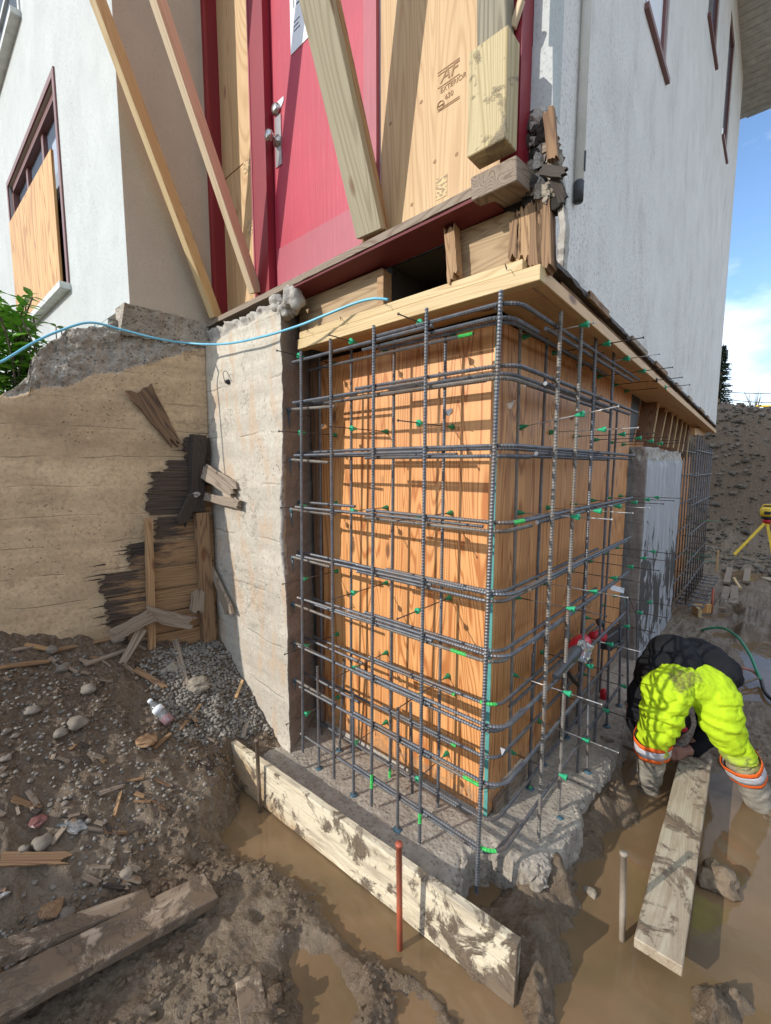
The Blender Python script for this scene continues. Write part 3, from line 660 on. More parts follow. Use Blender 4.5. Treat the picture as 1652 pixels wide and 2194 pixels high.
# left wall: plane x=-1.95 running towards the camera, top broken off
top_px = [(0, 843), (60, 812), (68, 770), (100, 742), (150, 708), (200, 692), (262, 684), (285, 668), (330, 690), (430, 702)]
TOPL = sorted([(ws(at(a, b, w=0)), at(a, b, w=0).z) for a, b in top_px]+[(1.3, 1.97), (1.95, 1.93), (2.3, 1.55), (3.0, 1.35)])
spl_px = [(0, 850), (100, 836), (230, 803), (330, 775), (420, 745), (440, 742)]
SPL = sorted([(ws(at(a, b, w=0)), at(a, b, w=0).z) for a, b in spl_px]+[(3.0, 1.7)])
u = np.linspace(2.9, -0.003, 300); vv = np.linspace(0, 1, 200)
U, T = np.meshgrid(u, vv)
topz = interp(u, TOPL)+0.030*fbm(u*9, u*0+3, 4, 5)+0.010*fbm(u*50, u*0, 3, 6); zb = 0.15
Z = zb+(topz[None]-zb)*T
zl = interp(U, SPL)+0.03*fbm(U*8, U*0+7, 4, 9)
spall = sstep(-0.004, 0.012, Z-zl)
OF = 0.004*fbm(U*6, Z*6, 4, 21)+spall*(-0.01+0.045*fbm(U*9, Z*9, 5, 23, 0.6)+0.02*fbm(U*35, Z*35, 3, 25))
P = np.stack([WP[0]+WD[0]*U+WN[0]*OF, WP[1]+WD[1]*U+WN[1]*OF, Z], -1)
fm = ((spall[:-1, :-1]+spall[1:, 1:])/2 > 0.5).astype(int)
lw = sheet('basement_wall', P, fm, ['conc_tan', 'broken', 'broken'], back=(-0.3, 0.05, 0))
tag(lw, 'tan board-formed concrete wall with a broken rough top and a rotten timber patch', 'concrete wall')

# pier: face y=-0.34, then turning back along the cut edge where the new wall starts
PY = -0.34
zs = np.linspace(-0.25, 2.5, 210)
notch = interp(zs, [(-.3, 0), (0.9, 0), (1.08, .035), (1.2, .05), (1.32, .035), (1.42, .05), (1.62, .02), (1.75, 0), (3, 0)])+0.010*fbm(zs*14, zs*0, 4, 3)+0.004*fbm(zs*60, zs*0, 2, 13)
xe = interp(zs, [(-.25, -1.112), (2.45, -1.098)])-notch
rows = []; mir = []
NF, NS = 110, 34
t1 = np.linspace(0, 1, NF)**0.8
for j, z in enumerate(zs):
    ct = 2.36+0.0*z
    xs_ = -1.95+(xe[j]+1.95)*t1
    yy = np.full(NF, PY)+0.004*fbm(xs_*6, xs_*0+z*6, 4, 31)
    r1 = np.stack([xs_, yy, np.full(NF, z)], -1)
    t2 = np.linspace(0, 1, NS)[1:]
    sx = xe[j]+(-1.29-xe[j])*t2; sy = PY+(0.02-PY)*t2
    d = 0.010*fbm(sx*12+5, sx*0+z*12, 4, 33)*np.minimum(1, t2*4)+notch[j]*0.4*np.exp(-t2*9)
    r2 = np.stack([sx+d, sy, np.full(NS-1, z)], -1)
    rows.append(np.vstack([r1, r2]))
P = np.array(rows)
topr = interp(P[:, :, 0], sorted([(at(a, b, y=PY).x, at(a, b, y=PY).z) for a, b in [(436, 742), (470, 728), (505, 705), (545, 688), (590, 668), (606, 662)]]+[(-0.9, 2.40)]))
topr = topr+0.02*fbm(P[:, :, 0]*15, P[:, :, 0]*0, 4, 41)
sp = sstep(0, 0.02, P[:, :, 2]-topr)
front = np.zeros(P.shape[:2], bool); front[:, :NF] = True
P[:, :, 1] += np.where(front, sp*(0.02+0.05*fbm(P[:, :, 0]*12, P[:, :, 2]*12, 5, 43, 0.6)), 0)
P[-8:, :, 2] += 0.02*fbm(P[-8:, :, 0]*20, P[-8:, :, 2]*3, 4, 44)
fm = np.zeros((P.shape[0]-1, P.shape[1]-1), int)
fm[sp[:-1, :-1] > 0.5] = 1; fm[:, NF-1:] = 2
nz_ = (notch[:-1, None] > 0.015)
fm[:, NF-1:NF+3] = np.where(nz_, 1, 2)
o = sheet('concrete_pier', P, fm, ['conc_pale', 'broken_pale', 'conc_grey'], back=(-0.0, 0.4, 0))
tag(o, 'pale sunlit concrete pier with a chipped edge between the dark corner and the rebar cage', 'concrete pier')
m = MB(); rockmesh(m, at(628, 640, y=-0.30), 0.062, 4, 3, 0.35, (0.8, .9, 1.15)); rockmesh(m, at(612, 665, y=-0.31), 0.045, 9, 3, 0.4)
rockmesh(m, at(598, 655, y=-0.31), 0.05, 12, 3, 0.4, (1.2, .8, .8))
tag(m.build('concrete_lump', 'broken_pale'), 'rounded lump of broken concrete on top of the pier, right under the door sill', 'concrete lump')
# old stub of wall under the plywood, and the strip of rough plinth under the beige return
m = MB(); xs_ = np.linspace(-1.24, 0.0, 60)
for i in range(59):
    a, b = xs_[i], xs_[i+1]; t = lambda x: 0.012*mnoise.noise(V(x*14, 0, 3))
    z1 = -0.055; m.hexa([(a, -0.02+t(a), -0.16), (b, -0.02+t(b), -0.16), (b, 0.05, -0.16), (a, 0.05, -0.16), (a, -0.004+t(a)*.4, z1), (b, -0.004+t(b)*.4, z1), (b, 0.05, z1), (a, 0.05, z1)])
m2 = m.build('wall_stub', 'broken_pale'); tag(m2, 'pale rough strip of old concrete under the bottom edge of the front plywood', 'concrete strip')

# ------------------------------------------------------------------ house
house = thing('house', 'white stucco house on shoring with a crimson door and boarded windows above the new foundation', 'house', (-3, 3, 2.4))
SX = 0.25; DY = -0.20; LY = -0.781
def zbot(y): return 2.372-0.0295*max(0.0, y)
# side wall as a panel with window holes
def panel(name, mat, origin, ud, vd, rect, holes, thick, parent, mats=None):
    """flat wall rect (u0,u1,v0,v1) with rectangular holes, thickness back along thick"""
    us = sorted({rect[0], rect[1]}|{h[0] for h in holes}|{h[1] for h in holes}); vs_ = sorted({rect[2], rect[3]}|{h[2] for h in holes}|{h[3] for h in holes})
    O, ud, vd, th = Vector(origin), Vector(ud), Vector(vd), Vector(thick); m = MB()
    solid = lambda a, b, c, d: not any(a >= h[0]-1e-6 and b <= h[1]+1e-6 and c >= h[2]-1e-6 and d <= h[3]+1e-6 for h in holes)
    P_ = lambda u, v: O+ud*u+vd*v
    for i in range(len(us)-1):
        for j in range(len(vs_)-1):
            a, b, c, d = us[i], us[i+1], vs_[j], vs_[j+1]
            if solid(a, b, c, d):
                q = [P_(a, c), P_(b, c), P_(b, d), P_(a, d)]; m.add(q, [(0, 1, 2, 3)]); m.add([x+th for x in q], [(3, 2, 1, 0)])
    for r in [rect]+list(holes):
        q = [P_(r[0], r[2]), P_(r[1], r[2]), P_(r[1], r[3]), P_(r[0], r[3])]
        for k in range(4): a, b = q[k], q[(k+1) % 4]; m.add([a, b, b+th, a+th], [(0, 1, 2, 3)])
    return m.build(name, mat, parent)
sh = [(1.0, 1.55, 3.98, 5.2), (2.95, 3.55, 5.29, 6.4), (4.4, 4.92, 5.14, 6.35)]
m = MB(); rect = (-0.195, 6.1)
wside = panel('side_wall', 'stucco_shade', (SX, 0, 0), (0, 1, 0), (0, 0, 1), (-0.195, 6.1, 2.36, 6.74), sh, (-0.06, 0, 0), house)
# bottom edge of the stucco follows the settled sill: a tapered strip
m = MB(); ys = np.linspace(0.02, 6.1, 70)
for i in range(69):
    a, b = ys[i], ys[i+1]; j = lambda y: 0.010*mnoise.noise(V(y*9, 1, 2))+0.006*mnoise.noise(V(y*40, 1, 2))
    m.hexa([(SX-.04, a, zbot(a)+j(a)), (SX+.0015, a, zbot(a)+j(a)), (SX+.0015, b, zbot(b)+j(b)), (SX-.04, b, zbot(b)+j(b)), (SX-.04, a, 2.37), (SX+.0015, a, 2.37), (SX+.0015, b, 2.37), (SX-.04, b, 2.37)])
m.build('stucco_skirt', 'stucco_shade', house)
for k, (a, b, c, d) in enumerate(sh):
    fr = MB()
    for (y0, y1, z0, z1) in ((a, b, c, c+.05), (a, b, d-.05, d), (a, a+.05, c, d), (b-.05, b, c, d)): fr.box(SX-.055, SX-.008, y0, y1, z0, z1)
    f = fr.build('window', 'maroon_wood', house)
    MB().box(SX-.035, SX-.025, a+.04, b-.04, c+.04, d-.04).build('pane', 'signwhite' if k == 0 else 'glass', f)
    MB().box(SX-.03, SX+.022, a-.02, b+.03, c-.030, c-.002).build('sill', 'maroon_wood', f)
# front: white corner strip left of the corner, stucco over the door, left wing, return
m = MB(); zz = np.linspace(2.70, 6.7, 90)
for i in range(89):
    a, b = zz[i], zz[i+1]; jl = lambda z: 0.195+0.0*z
    m.hexa([(0.197, DY, a), (SX, DY, a), (SX, DY+.1, a), (0.197, DY+.1, a), (0.197, DY, b), (SX, DY, b), (SX, DY+.1, b), (0.197, DY+.1, b)])
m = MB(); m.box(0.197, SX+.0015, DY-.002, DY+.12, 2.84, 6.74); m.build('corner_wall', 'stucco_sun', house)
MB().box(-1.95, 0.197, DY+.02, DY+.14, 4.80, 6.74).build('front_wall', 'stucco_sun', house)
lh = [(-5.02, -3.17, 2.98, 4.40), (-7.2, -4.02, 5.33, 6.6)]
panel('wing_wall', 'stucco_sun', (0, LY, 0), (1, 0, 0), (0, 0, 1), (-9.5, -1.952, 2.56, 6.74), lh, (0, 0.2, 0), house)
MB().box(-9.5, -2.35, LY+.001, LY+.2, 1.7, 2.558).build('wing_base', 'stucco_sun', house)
rw = MB(); rw.box(-2.12, -1.95, LY+.001, DY+.02, 2.555, 6.74); rw.build('return_wall', 'stucco_beige', house)
WX = lambda y: -1.95-.22*(-y-.34)/.976
pl = MB(); ys = np.linspace(LY-.03, -0.30, 30)
for i in range(29):
    a, b = ys[i], ys[i+1]; j = lambda y: 0.012*mnoise.noise(V(y*20, 4, 2)); pl.hexa([(-2.1, a, 2.44), (WX(a)+.012+j(a), a, 2.40+2*j(a)), (WX(b)+.012+j(b), b, 2.40+2*j(b)), (-2.1, b, 2.44), (-2.1, a, 2.553+j(a)*.3), (-1.942+j(a), a, 2.553+j(a)*.3), (-1.942+j(b), b, 2.553+j(b)*.3), (-2.1, b, 2.553+j(b)*.3)])
pl.build('plinth', 'broken', house)
MB().box(-9.5, -9.3, LY+.2, 6.1, 1.7, 6.74).build('end_wall', 'stucco_sun', house)
MB().box(-9.5, SX-.19, 5.95, 6.1, 2.3, 6.74).build('rear_wall', 'stucco_sun', house)
MB().box(-9.3, SX-.19, .4, 5.94, 2.44, 2.56).build('floor', 'joist', house)
rf = MB(); rf.prism([(-10, -1.2, 6.95), (1.55, -1.2, 6.95), (1.55, 7.0, 6.95), (-10, 7.0, 6.95)][::-1], (0, 0, .10)); rfo = rf.build('roof', 'greygreen', house)
sf = MB()
for i in range(64):
    y0 = -1.18+i*0.128; sf.box(0.06, 1.53, y0, y0+.12, 6.742, 6.775)
sf.build('soffit', 'greygreen', rfo)
MB().box(0.25, 1.56, 6.96, 7.0, 6.72, 6.96).box(1.53, 1.57, -1.2, 7.0, 6.72, 6.96).build('fascia', 'stucco_sun', rfo)
# windows of the left wing
def window(x0, x1, z0, z1, nm, boarded):
    fr = MB(); y0 = LY+.02
    for (a, b, c, d) in ((x0, x1, z0, z0+.06), (x0, x1, z1-.06, z1), (x0, x0+.06, z0, z1), (x1-.06, x1, z0, z1)): fr.box(a, b, y0, y0+.09, c, d)
    for q in nm: fr.box(q-.03, q+.03, y0+.02, y0+.07, z0, z1)
    fr.box(x0, x1, y0+.025, y0+.06, (z0+z1)/2-.02, (z0+z1)/2+.02)
    f = fr.build('window', 'maroon_wood' if boarded else 'greygreen', house)
    MB().box(x0+.04, x1-.04, y0+.05, y0+.056, z0+.04, z1-.04).build('pane', 'glass', f)
    MB().box(x0-.05, x1+.06, LY-.07, LY+.02, z0-.05, z0-.004).build('sill', 'greygreen', f)
    cs = MB()
    for (a, b, c, d) in ((x0-.05, x1+.05, z1+.002, z1+.05), (x0-.05, x0-.002, z0, z1), (x1+.002, x1+.05, z0, z1)): cs.box(a, b, LY-.012, LY+.01, c, d)
    cs.build('casing', 'maroon_wood' if boarded else 'greygreen', f)
    return f
w1 = window(-5.02, -3.17, 2.98, 4.40, [-4.42, -3.80], True)
bp = MB(); bp.prism([(-5.04, LY-.02, 3.02), (-3.30, LY-.02, 3.0), (-3.30, LY-.02, 3.98), (-5.04, LY-.02, 4.06)], (0, 0.018, 0)); bp.build('window_board', 'ply_swirl', w1)
window(-7.2, -4.02, 5.33, 6.6, [-5.2, -6.2], False)

# entrance: all at y=-0.2, positions read off the frame lines
X_ = lambda px, py=300, y=DY: at(px, py, y=y).x
zt = 4.76; zf = 2.605
xj0, xj1 = -1.945, X_(462, 420)      # left jamb
xm0, xm1 = X_(551, 20)-.0, X_(588, 300)
xd1 = X_(789, 300); xr1 = X_(816, 300)
door = MB().box(xm1+.006, xd1-.004, DY-.012, DY+.03, zf+.004, zt-.07).build('door', 'red', house)
MB().box(xm1+.02, xd1-.02, DY-.016, DY-.0125, zf+.01, zf+.24).build('kick_plate', 'red_pale', door)
fr = MB().box(xj0, xj1, DY-.075, DY+.06, zf, zt).box(xm0, xm1, DY-.06, DY+.05, zf, zt).box(xj0, 0.195, DY-.06, DY+.05, zt, zt+.05)
fr.box(xj0+.04, xj0+.055, DY-.085, DY-.074, zf, zt); fr.build('door_frame', 'maroon', house)
MB().box(xd1, xr1, DY-.03, DY+.05, zf, zt).box(xm0-.012, xm0-.001, DY-.064, DY, zf, zt).build('frame_strip', 'red_pale', house)
MB().box(xj1, xm0-.012, DY+.03, DY+.045, zf, 3.49).box(xj1, xm0-.012, DY+.028, DY+.043, 3.496, zt).build('sidelight_board', 'ply_pale', house)
# hardware
hw = MB(); ph = at(597, 302, y=DY-.014)
hw.box(ph.x-.028, ph.x+.028, DY-.018, DY-.0125, ph.z-.13, ph.z+.125); hd = hw.build('handle_plate', 'chrome', door)
k = MB(); kp = V(ph.x-.005, DY-.018, ph.z+.0); k.lathe(kp, (0, -1, 0), [(0, .03), (.006, .03), (.012, .012), (.035, .011), (.042, .022), (.052, .029), (.066, .027), (.072, .015), (.074, .002)], 20); k.build('knob', 'chrome', hd)
k = MB(); kp = at(594, 236, y=DY-.014); k.lathe(kp, (0, -1, 0), [(0, .031), (.012, .031), (.02, .024), (.024, .022), (.026, .010), (.026, .002)], 20); k.build('deadbolt', 'chrome', door)
MB().prism([at(590, 222, y=DY-.016), at(607, 206, y=DY-.016), at(607, 216, y=DY-.016), at(597, 240, y=DY-.016)], (0, .003, 0)).build('latch_guard', 'signwhite', door)
sg = MB(); q = at(623, 118, y=DY-.016); sg.box(q.x, q.x+.27, DY-.0155, DY-.0122, q.z+.0, q.z+.40); sn = sg.build('notice', 'signwhite', door)
tx = MB()
for i, (dx, dz, ww, hh) in enumerate([(.03, .27, .012, .06), (.03, .20, .008, .05), (.055, .20, .05, .008), (.03, .13, .05, .006), (.03, .11, .04, .006), (.03, .09, .05, .006)]): tx.box(q.x+dx, q.x+dx+ww, DY-.0158, DY-.0154, q.z+dz, q.z+dz+hh)
tx.build('print', 'inkwhite', sn)
# right hand plywood sheet with its stamps
sheetp = MB().box(xr1+.012, 0.125, DY-.012, DY+.01, zf-.005, zt).build('boarded_opening', 'ply_pale', house)
MB().box(xr1+.0005, xr1+.0115, DY-.008, DY+.02, zf, zt).build('frame_gap', 'greygreen', house)
def text(s, loc, size, mat, parent, rot=(R(90), 0, 0), shear=0.0, name='stamp_text', ext=0.0004, xs=1.0):
    cu = bpy.data.curves.new(name, 'FONT'); cu.body = s; cu.size = size; cu.extrude = ext; cu.shear = shear
    t = bpy.data.objects.new(name, cu); dg = bpy.context.evaluated_depsgraph_get(); COL.objects.link(t); dg.update()
    me = bpy.data.meshes.new_from_object(t.evaluated_get(dg)); bpy.data.objects.remove(t)
    me.materials.clear(); me.materials.append(MAT[mat]); o = bpy.data.objects.new(name, me); o.rotation_euler = rot; o.location = loc; o.scale = (xs, 1, 1); COL.objects.link(o)
    if parent is not None: o.parent = parent; o.matrix_parent_inverse = parent_world(parent).inverted()
    return o
yt = DY-.0135
p1 = at(943, 180, y=yt); text('AF', p1, .062, 'ink', sheetp, shear=0.25, xs=1.1)
p1 = at(943, 201, y=yt); text('EXTERIOR', p1+V(0, 0, 0), .026, 'ink', sheetp)
p1 = at(953, 214, y=yt); text('630', p1, .026, 'ink', sheetp)
lg = MB(); pc = at(944, 226, y=yt); lg.tube([pc+V(math.cos(a)*.016, 0, math.sin(a)*.016) for a in np.linspace(0, 2*math.pi, 22)], .0018, 5)
lg.tube([pc+V(-.012, 0, 0), pc+V(.012, 0, 0)], .002, 5); lg.build('stamp_mark', 'ink', sheetp)
for (a, b) in (((938, 157), (978, 142)), ((938, 163), (978, 148)), ((938, 190), (975, 176)), ((938, 240), (970, 222)), ((938, 236), (970, 218))):
    A_, B_ = at(*a, y=yt), at(*b, y=yt); MB().box(A_.x, A_.x+.10, yt-.0002, yt+.0012, A_.z-.0015, A_.z+.0015).build('stamp_rule', 'ink', sheetp)
def inkrect(p0, p1, par, y=yt):
    a, b = at(*p0, y=y), at(*p1, y=y); return MB().box(min(a.x, b.x), max(a.x, b.x), y-.0002, y+.001, min(a.z, b.z), max(a.z, b.z)).build('ink_stamp', 'inkblock', par)
inkrect((934, 430), (958, 372), sheetp)
sb = [o for o in house.children if o.name.startswith('sidelight_board')][0]
inkrect((522, 375), (536, 292), sb, y=DY+.0285); inkrect((531, 505), (546, 462), sb, y=DY+.0285)
for (a, b) in ((902, 218), (836, 264), (931, 346), (882, 438), (978, 330), (1040, 240)):
    c = at(a, b, y=yt); MB().lathe(c+V(0, .002, 0), (0, -1, 0), [(0, .009), (.001, .008)], 10).build('knot_hole', 'ink', sheetp)
# right trim post and sill
MB().box(0.128, 0.196, DY-.085, DY+.06, 2.62, zt).build('trim_post', 'maroon', house)
sill = MB(); n_ = 30; xs_ = np.linspace(-1.945, 0.10, n_)
for i in range(n_-1):
    a, b = xs_[i], xs_[i+1]; zz = lambda x: 2.558+(x+1.945)*0.0225; j = lambda x: 0.006*mnoise.noise(V(x*12, 7, 1))
    sill.hexa([(a, -.325+j(a), zz(a)-.030), (b, -.325+j(b), zz(b)-.030), (b, -.14, zz(b)-.030), (a, -.14, zz(a)-.030), (a, -.325+j(a), zz(a)+j(a)), (b, -.325+j(b), zz(b)+j(b)), (b, -.14, zz(b)), (a, -.14, zz(a))])
sl_ = sill.build('door_sill', 'grey_wood', house)


un = MB(); un.hexa([(-1.1, -.318, 2.535), (.10, -.318, 2.560), (.10, -.145, 2.560), (-1.1, -.145, 2.535), (-1.1, -.318, 2.5465), (.10, -.318, 2.5735), (.10, -.145, 2.5735), (-1.1, -.145, 2.5465)]); un.build('sill_underside', 'sillred', house)
# floor framing seen between the sill and the top plate
board('rim_joist', (-1.14, -.165, 2.44), (-.51, -.165, 2.44), .19, .04, (0, 0, 1), 'joist', house)
board('rim_joist', (-.14, -.165, 2.455), (.20, -.165, 2.455), .20, .04, (0, 0, 1), 'joist', house)
board('rim_end', (-.53, -.172, 2.43), (-.49, -.172, 2.43), .17, .06, (0, 0, 1), 'warm_wood', house)
MB().prism([at(a, b, y=DY+.012) for a, b in [(1038, 408), (1110, 385), (1196, 395), (1203, 452), (1150, 470), (1090, 452), (1046, 452)]], (0, .03, 0), sub=.02, jit=.004).build('shade_patch', 'shade_black', house)  # black sheet in place of the shadows beside the corbel
MB().box(-.50, .0, -.14, .34, 2.33, 2.338).build('dark_box_floor', 'shade_black', house)  # near-black panels added to keep the opening under the sill dark
MB().box(-.492, -.487, -.135, .34, 2.335, 2.545).build('dark_box_side', 'shade_black', house)
MB().box(-.5, .0, -.135, .34, 2.546, 2.552).build('dark_box_ceiling', 'shade_black', house)
splinter('cripple', at(968, 492, y=-.235), at(975, 598, y=-.235), .048, .04, (1, 0, 0), 'warm_wood', house, 5)
for k, (a, b, mt) in enumerate([((1128, 452), (1126, 560), 'warm_wood'), ((1112, 470), (1108, 556), 'brown_wood'), ((1150, 440), (1152, 575), 'brown_wood'), ((1168, 430), (1172, 590), 'brown_wood')]):
    splinter('rotten_post', at(*a, y=-.19), at(*b, y=-.19), .05, .05, (1, 0, 0), mt, house, 20+k)
MB().box(-1.9, -.05, .34, .36, 1.9, 2.44).build('dark_box_back', 'shade_black', house)  # back panel of the added near-black box
# torn corner of the stucco, sheathing and plaster hanging round the hole
m = MB(); rnd = random.Random(3)
for k in range(90):
    t = rnd.random(); px = 1148+18*t+(18+30*math.sin(t*3))*(rnd.random()-.5)*1.6; py = 245+190*t; 
    c = at(px, py, y=DY+.02-0.05*rnd.random()); rockmesh(m, c, rnd.uniform(.008, .024), k+3, 2, .7, (1.0, .35, 1.3), Matrix.Rotation(rnd.uniform(-.8, .8), 3, 'Y'), mi=rnd.choice([0, 0, 1, 2]), sm=False)
m.build('broken_plaster', ['broken', 'broken_pale', 'rot'], house)
st = MB(); o_ = []
edge = [(1133, 240), (1165, 232), (1184, 238), (1190, 300), (1180, 330), (1196, 350), (1207, 420), (1212, 470), (1206, 565)]
m = MB(); m.prism([at(a, b, y=DY-.004) for a, b in [(1134, 100), (1184, 100), (1184, 236), (1168, 236), (1150, 262), (1136, 285)]], (0, .05, 0)); m.build('stucco_edge', 'stucco_sun', house)
m = MB(); m.prism([at(a, b, y=DY+.01) for a, b in [(1196, 345), (1206, 415), (1212, 480), (1206, 572), (1194, 560), (1199, 480), (1192, 420), (1186, 352)]], (0, .04, 0), sub=.02, jit=.003); m.build('lath_strip', 'broken_pale', house)
MB().prism([at(a, b, y=DY-.006) for a, b in [(1150, 262), (1168, 238), (1182, 248), (1184, 330), (1198, 372), (1205, 430), (1186, 450), (1120, 440), (1122, 392), (1140, 350), (1136, 300)]], (0, .03, 0), sub=.015, jit=.004).build('shade_patch', 'shade_black', house)  # black sheet painting the dark inside of the torn corner
m = MB(); m.box(.12, .235, -.15, .0, 2.36, 2.84).build('corner_post', 'rot', house)
splinter('torn_sheathing', at(1176, 238, y=DY-.03), at(1186, 345, y=DY-.05), .035, .02, (1, 0, 0), 'brown_wood', house, 71)
splinter('torn_sheathing', at(1160, 322, y=DY-.03), at(1196, 306, y=DY-.03), .03, .015, (0, 0, 1), 'grey_wood', house, 72)
splinter('torn_sheathing', at(1160, 365, y=DY-.06), at(1212, 372, y=DY-.06), .03, .015, (0, 0, 1), 'rot', house, 73)
splinter('torn_sheathing', at(1186, 380, y=DY-.04), at(1208, 430, y=DY-.02), .03, .02, (1, 0, 0), 'rot', house, 74)
# conduit on the side wall
c0 = at(1241, 388, x=SX+.02); cp = thing('downpipe', 'cream painted conduit ending short on the speckled white side wall', 'pipe', c0)
MB().tube([c0, c0+V(0, 0, 3.4)], .0165, 14).build('pipe', 'pipe', cp); 
MB().lathe(c0-V(0, 0, .075), (0, 0, 1), [(0, .018), (.07, .019), (.074, .0165)], 14).build('pipe_sleeve', 'toolgrey', cp)
MB().lathe(c0-V(0, 0, .078), (0, 0, 1), [(0, .016), (.002, .016)], 12).build('pipe_mouth', 'black', cp)
MB().box(SX+.036, SX+.041, c0.y-.004, c0.y+.004, c0.z+.03, c0.z+.10).build('slot', 'toolgrey', cp)

# ------------------------------------------------------------------ plates, forms
plate = thing('top_plate', 'pair of new pale boards along the top of the front plywood', 'timber plate', (-.4, -.13, 2.25))
board('plank', (-1.075, -.228, 2.277), (.272, -.228, 2.277), .048, .052, (0, 1, 0), 'lumber', plate, seed=1)
board('plank', (-1.065, -.126, 2.323), (.205, -.126, 2.323), .240, .036, (0, 1, 0), 'lumber', plate, seed=2)
board('soffit_board', (-1.07, -.100, 2.285), (.200, -.100, 2.285), .200, .030, (0, 1, 0), 'lumber_o', plate, seed=5)
for a, b, dx in ((664, 713, .03), (830, 655, .03), (1085, 578, .035), (735, 687, 0)):
    p = at(a, b, y=-.252); MB().tube([p+V(0, .002, 0), p+V(.004, -.02, .012), p+V(.02, -.035, -.012)], .0014, 5).build('bent_nail', 'wire', plate)
sp_ = thing('side_plate', 'long new board on edge of the framing that runs back under the speckled side wall', 'timber plate', (.14, 3, 2.2))
def sl(y, z): return z-0.0295*(y+.25)
board('plank', (.248, -.200, 2.277), (.248, 6.0, 2.277-.0295*6.0), .042, .046, (1, 0, 0), 'lumber_o', sp_, seed=3)
board('soffit_board', (.112, .005, 2.287), (.112, 6.0, 2.287-.0295*6.0), .225, .024, (1, 0, 0), 'lumber_o', sp_, seed=6)
board('plank', (.215, .020, 2.319), (.215, 6.0, 2.319-.0295*6.0), .06, .034, (1, 0, 0), 'brown_wood', sp_, seed=4)
rs = MB(); ys = np.linspace(-.12, 6.0, 160)
for i in range(159):
    a, b = ys[i], ys[i+1]; j = lambda y: 0.016*mnoise.noise(V(y*11, 0, 5))+.008*mnoise.noise(V(y*45, 0, 5))
    rs.hexa([(.12, a, 2.340-.0295*a), (.272+j(a), a, 2.338-.0295*a+j(a+9)*.4), (.272+j(b), b, 2.338-.0295*b+j(b+9)*.4), (.12, b, 2.340-.0295*b), (.12, a, 2.378-.0295*a), (.256+j(a)*.5, a, 2.376-.0295*a), (.256+j(b)*.5, b, 2.376-.0295*b), (.12, b, 2.378-.0295*b)])
rs.build('rotten_sill', 'rot', sp_)
for k in range(7):
    y = .1+k*.75+random.random()*.2; splinter('sheathing_scrap', (.275, y, 2.35-.0295*y), (.278, y+random.uniform(.15, .4), 2.335-.0295*y), .03, .012, (0, 0, 1), random.choice(['brown_wood', 'grey_wood']), sp_, 90+k)

pf = thing('front_form', 'bright orange fir plywood form board facing the sun behind the rebar', 'plywood form', (-.6, 0.01, -.06))
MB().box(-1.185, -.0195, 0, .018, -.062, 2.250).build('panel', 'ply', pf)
board('stud', (-1.205, .004, -.06), (-1.24, .004, 2.25), .05, .05, (1, 0, 0), 'stud', pf)
board('stud', (-1.26, .04, -.06), (-1.29, .04, 2.25), .05, .04, (1, 0, 0), 'brown_wood', pf)
pf2 = thing('side_form', 'shaded fir plywood form board with a teal painted edge round the corner to the right', 'plywood form', (-.01, 1.2, -.06))
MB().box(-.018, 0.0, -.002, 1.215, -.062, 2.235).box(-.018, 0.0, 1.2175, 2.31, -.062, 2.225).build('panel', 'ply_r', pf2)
MB().box(-.019, .001, -.0055, -.0025, -.06, 2.25).build('painted_edge', 'teal', pf2)
board('bottom_plate', (.012, .05, -.045), (.012, 2.3, -.045), .09, .02, (0, 0, 1), 'grey_wood', pf2)
MB().box(-.07, -.02, 2.312, 2.325, -.06, 2.2).build('shade_strip', 'black', pf2)  # black strip painting the dark of the gap past the plywood

# far pier with the flaking coating, framing above and the second cage
fp = thing('far_pier', 'grey coated concrete pier with black flaking patches beyond the side plywood', 'concrete pier', (0, 3.5, -.2))
yA = 2.40; xA = .125
def far_sheet():
    ys_ = np.linspace(0, 1, 60); zs_ = np.linspace(-.25, 1.765, 120); U_, Z_ = np.meshgrid(ys_, zs_)
    x = np.where(U_ < .25, -.02+(xA+.02)*U_/.25, xA); y = np.where(U_ < .25, yA, yA+(U_-.25)/.75*1.85)
    top = sstep(1.60, 1.72, Z_+.03*fbm(U_*20, Z_*8, 4, 3)); d = .006*fbm(U_*30, Z_*10, 4, 8)+top*.045*fbm(U_*26, Z_*14, 4, 9)
    P_ = np.stack([x+d*(U_ >= .25)-top*.01, y+d*(U_ < .25), Z_+np.where(Z_ > 1.74, .03*fbm(U_*24, U_*0, 4, 12), 0)], -1)
    fm_ = np.where(U_[:-1, :-1] < .245, 0, 1); fm_ = np.where((top[:-1, :-1] > .5), 2, fm_)
    return sheet('wall', P_, fm_, ['conc_grey', 'flaky', 'broken_pale'], back=(-.12, .0, 0), parent=fp)
far_sheet()
MB_gap = MB().prism([at(a, b, x=-.002) for a, b in [(1346, 822), (1372, 832), (1368, 900), (1356, 946), (1346, 946)]], (-.03, 0, 0)); tag(MB_gap.build('dark_gap', 'black'), 'black sheet painted for the shade in the gap at the end of the side plywood', 'painted shade')  # black sheet stands in for shade between plywood and pier
cw = thing('cripple_framing', 'row of thin upright dividers on plywood above the grey coated pier', 'wood framing', (0, 3, 1.8))
MB().box(-.09, -.07, 2.33, 5.9, 1.70, 2.2).build('back_board', 'ply_r', cw)
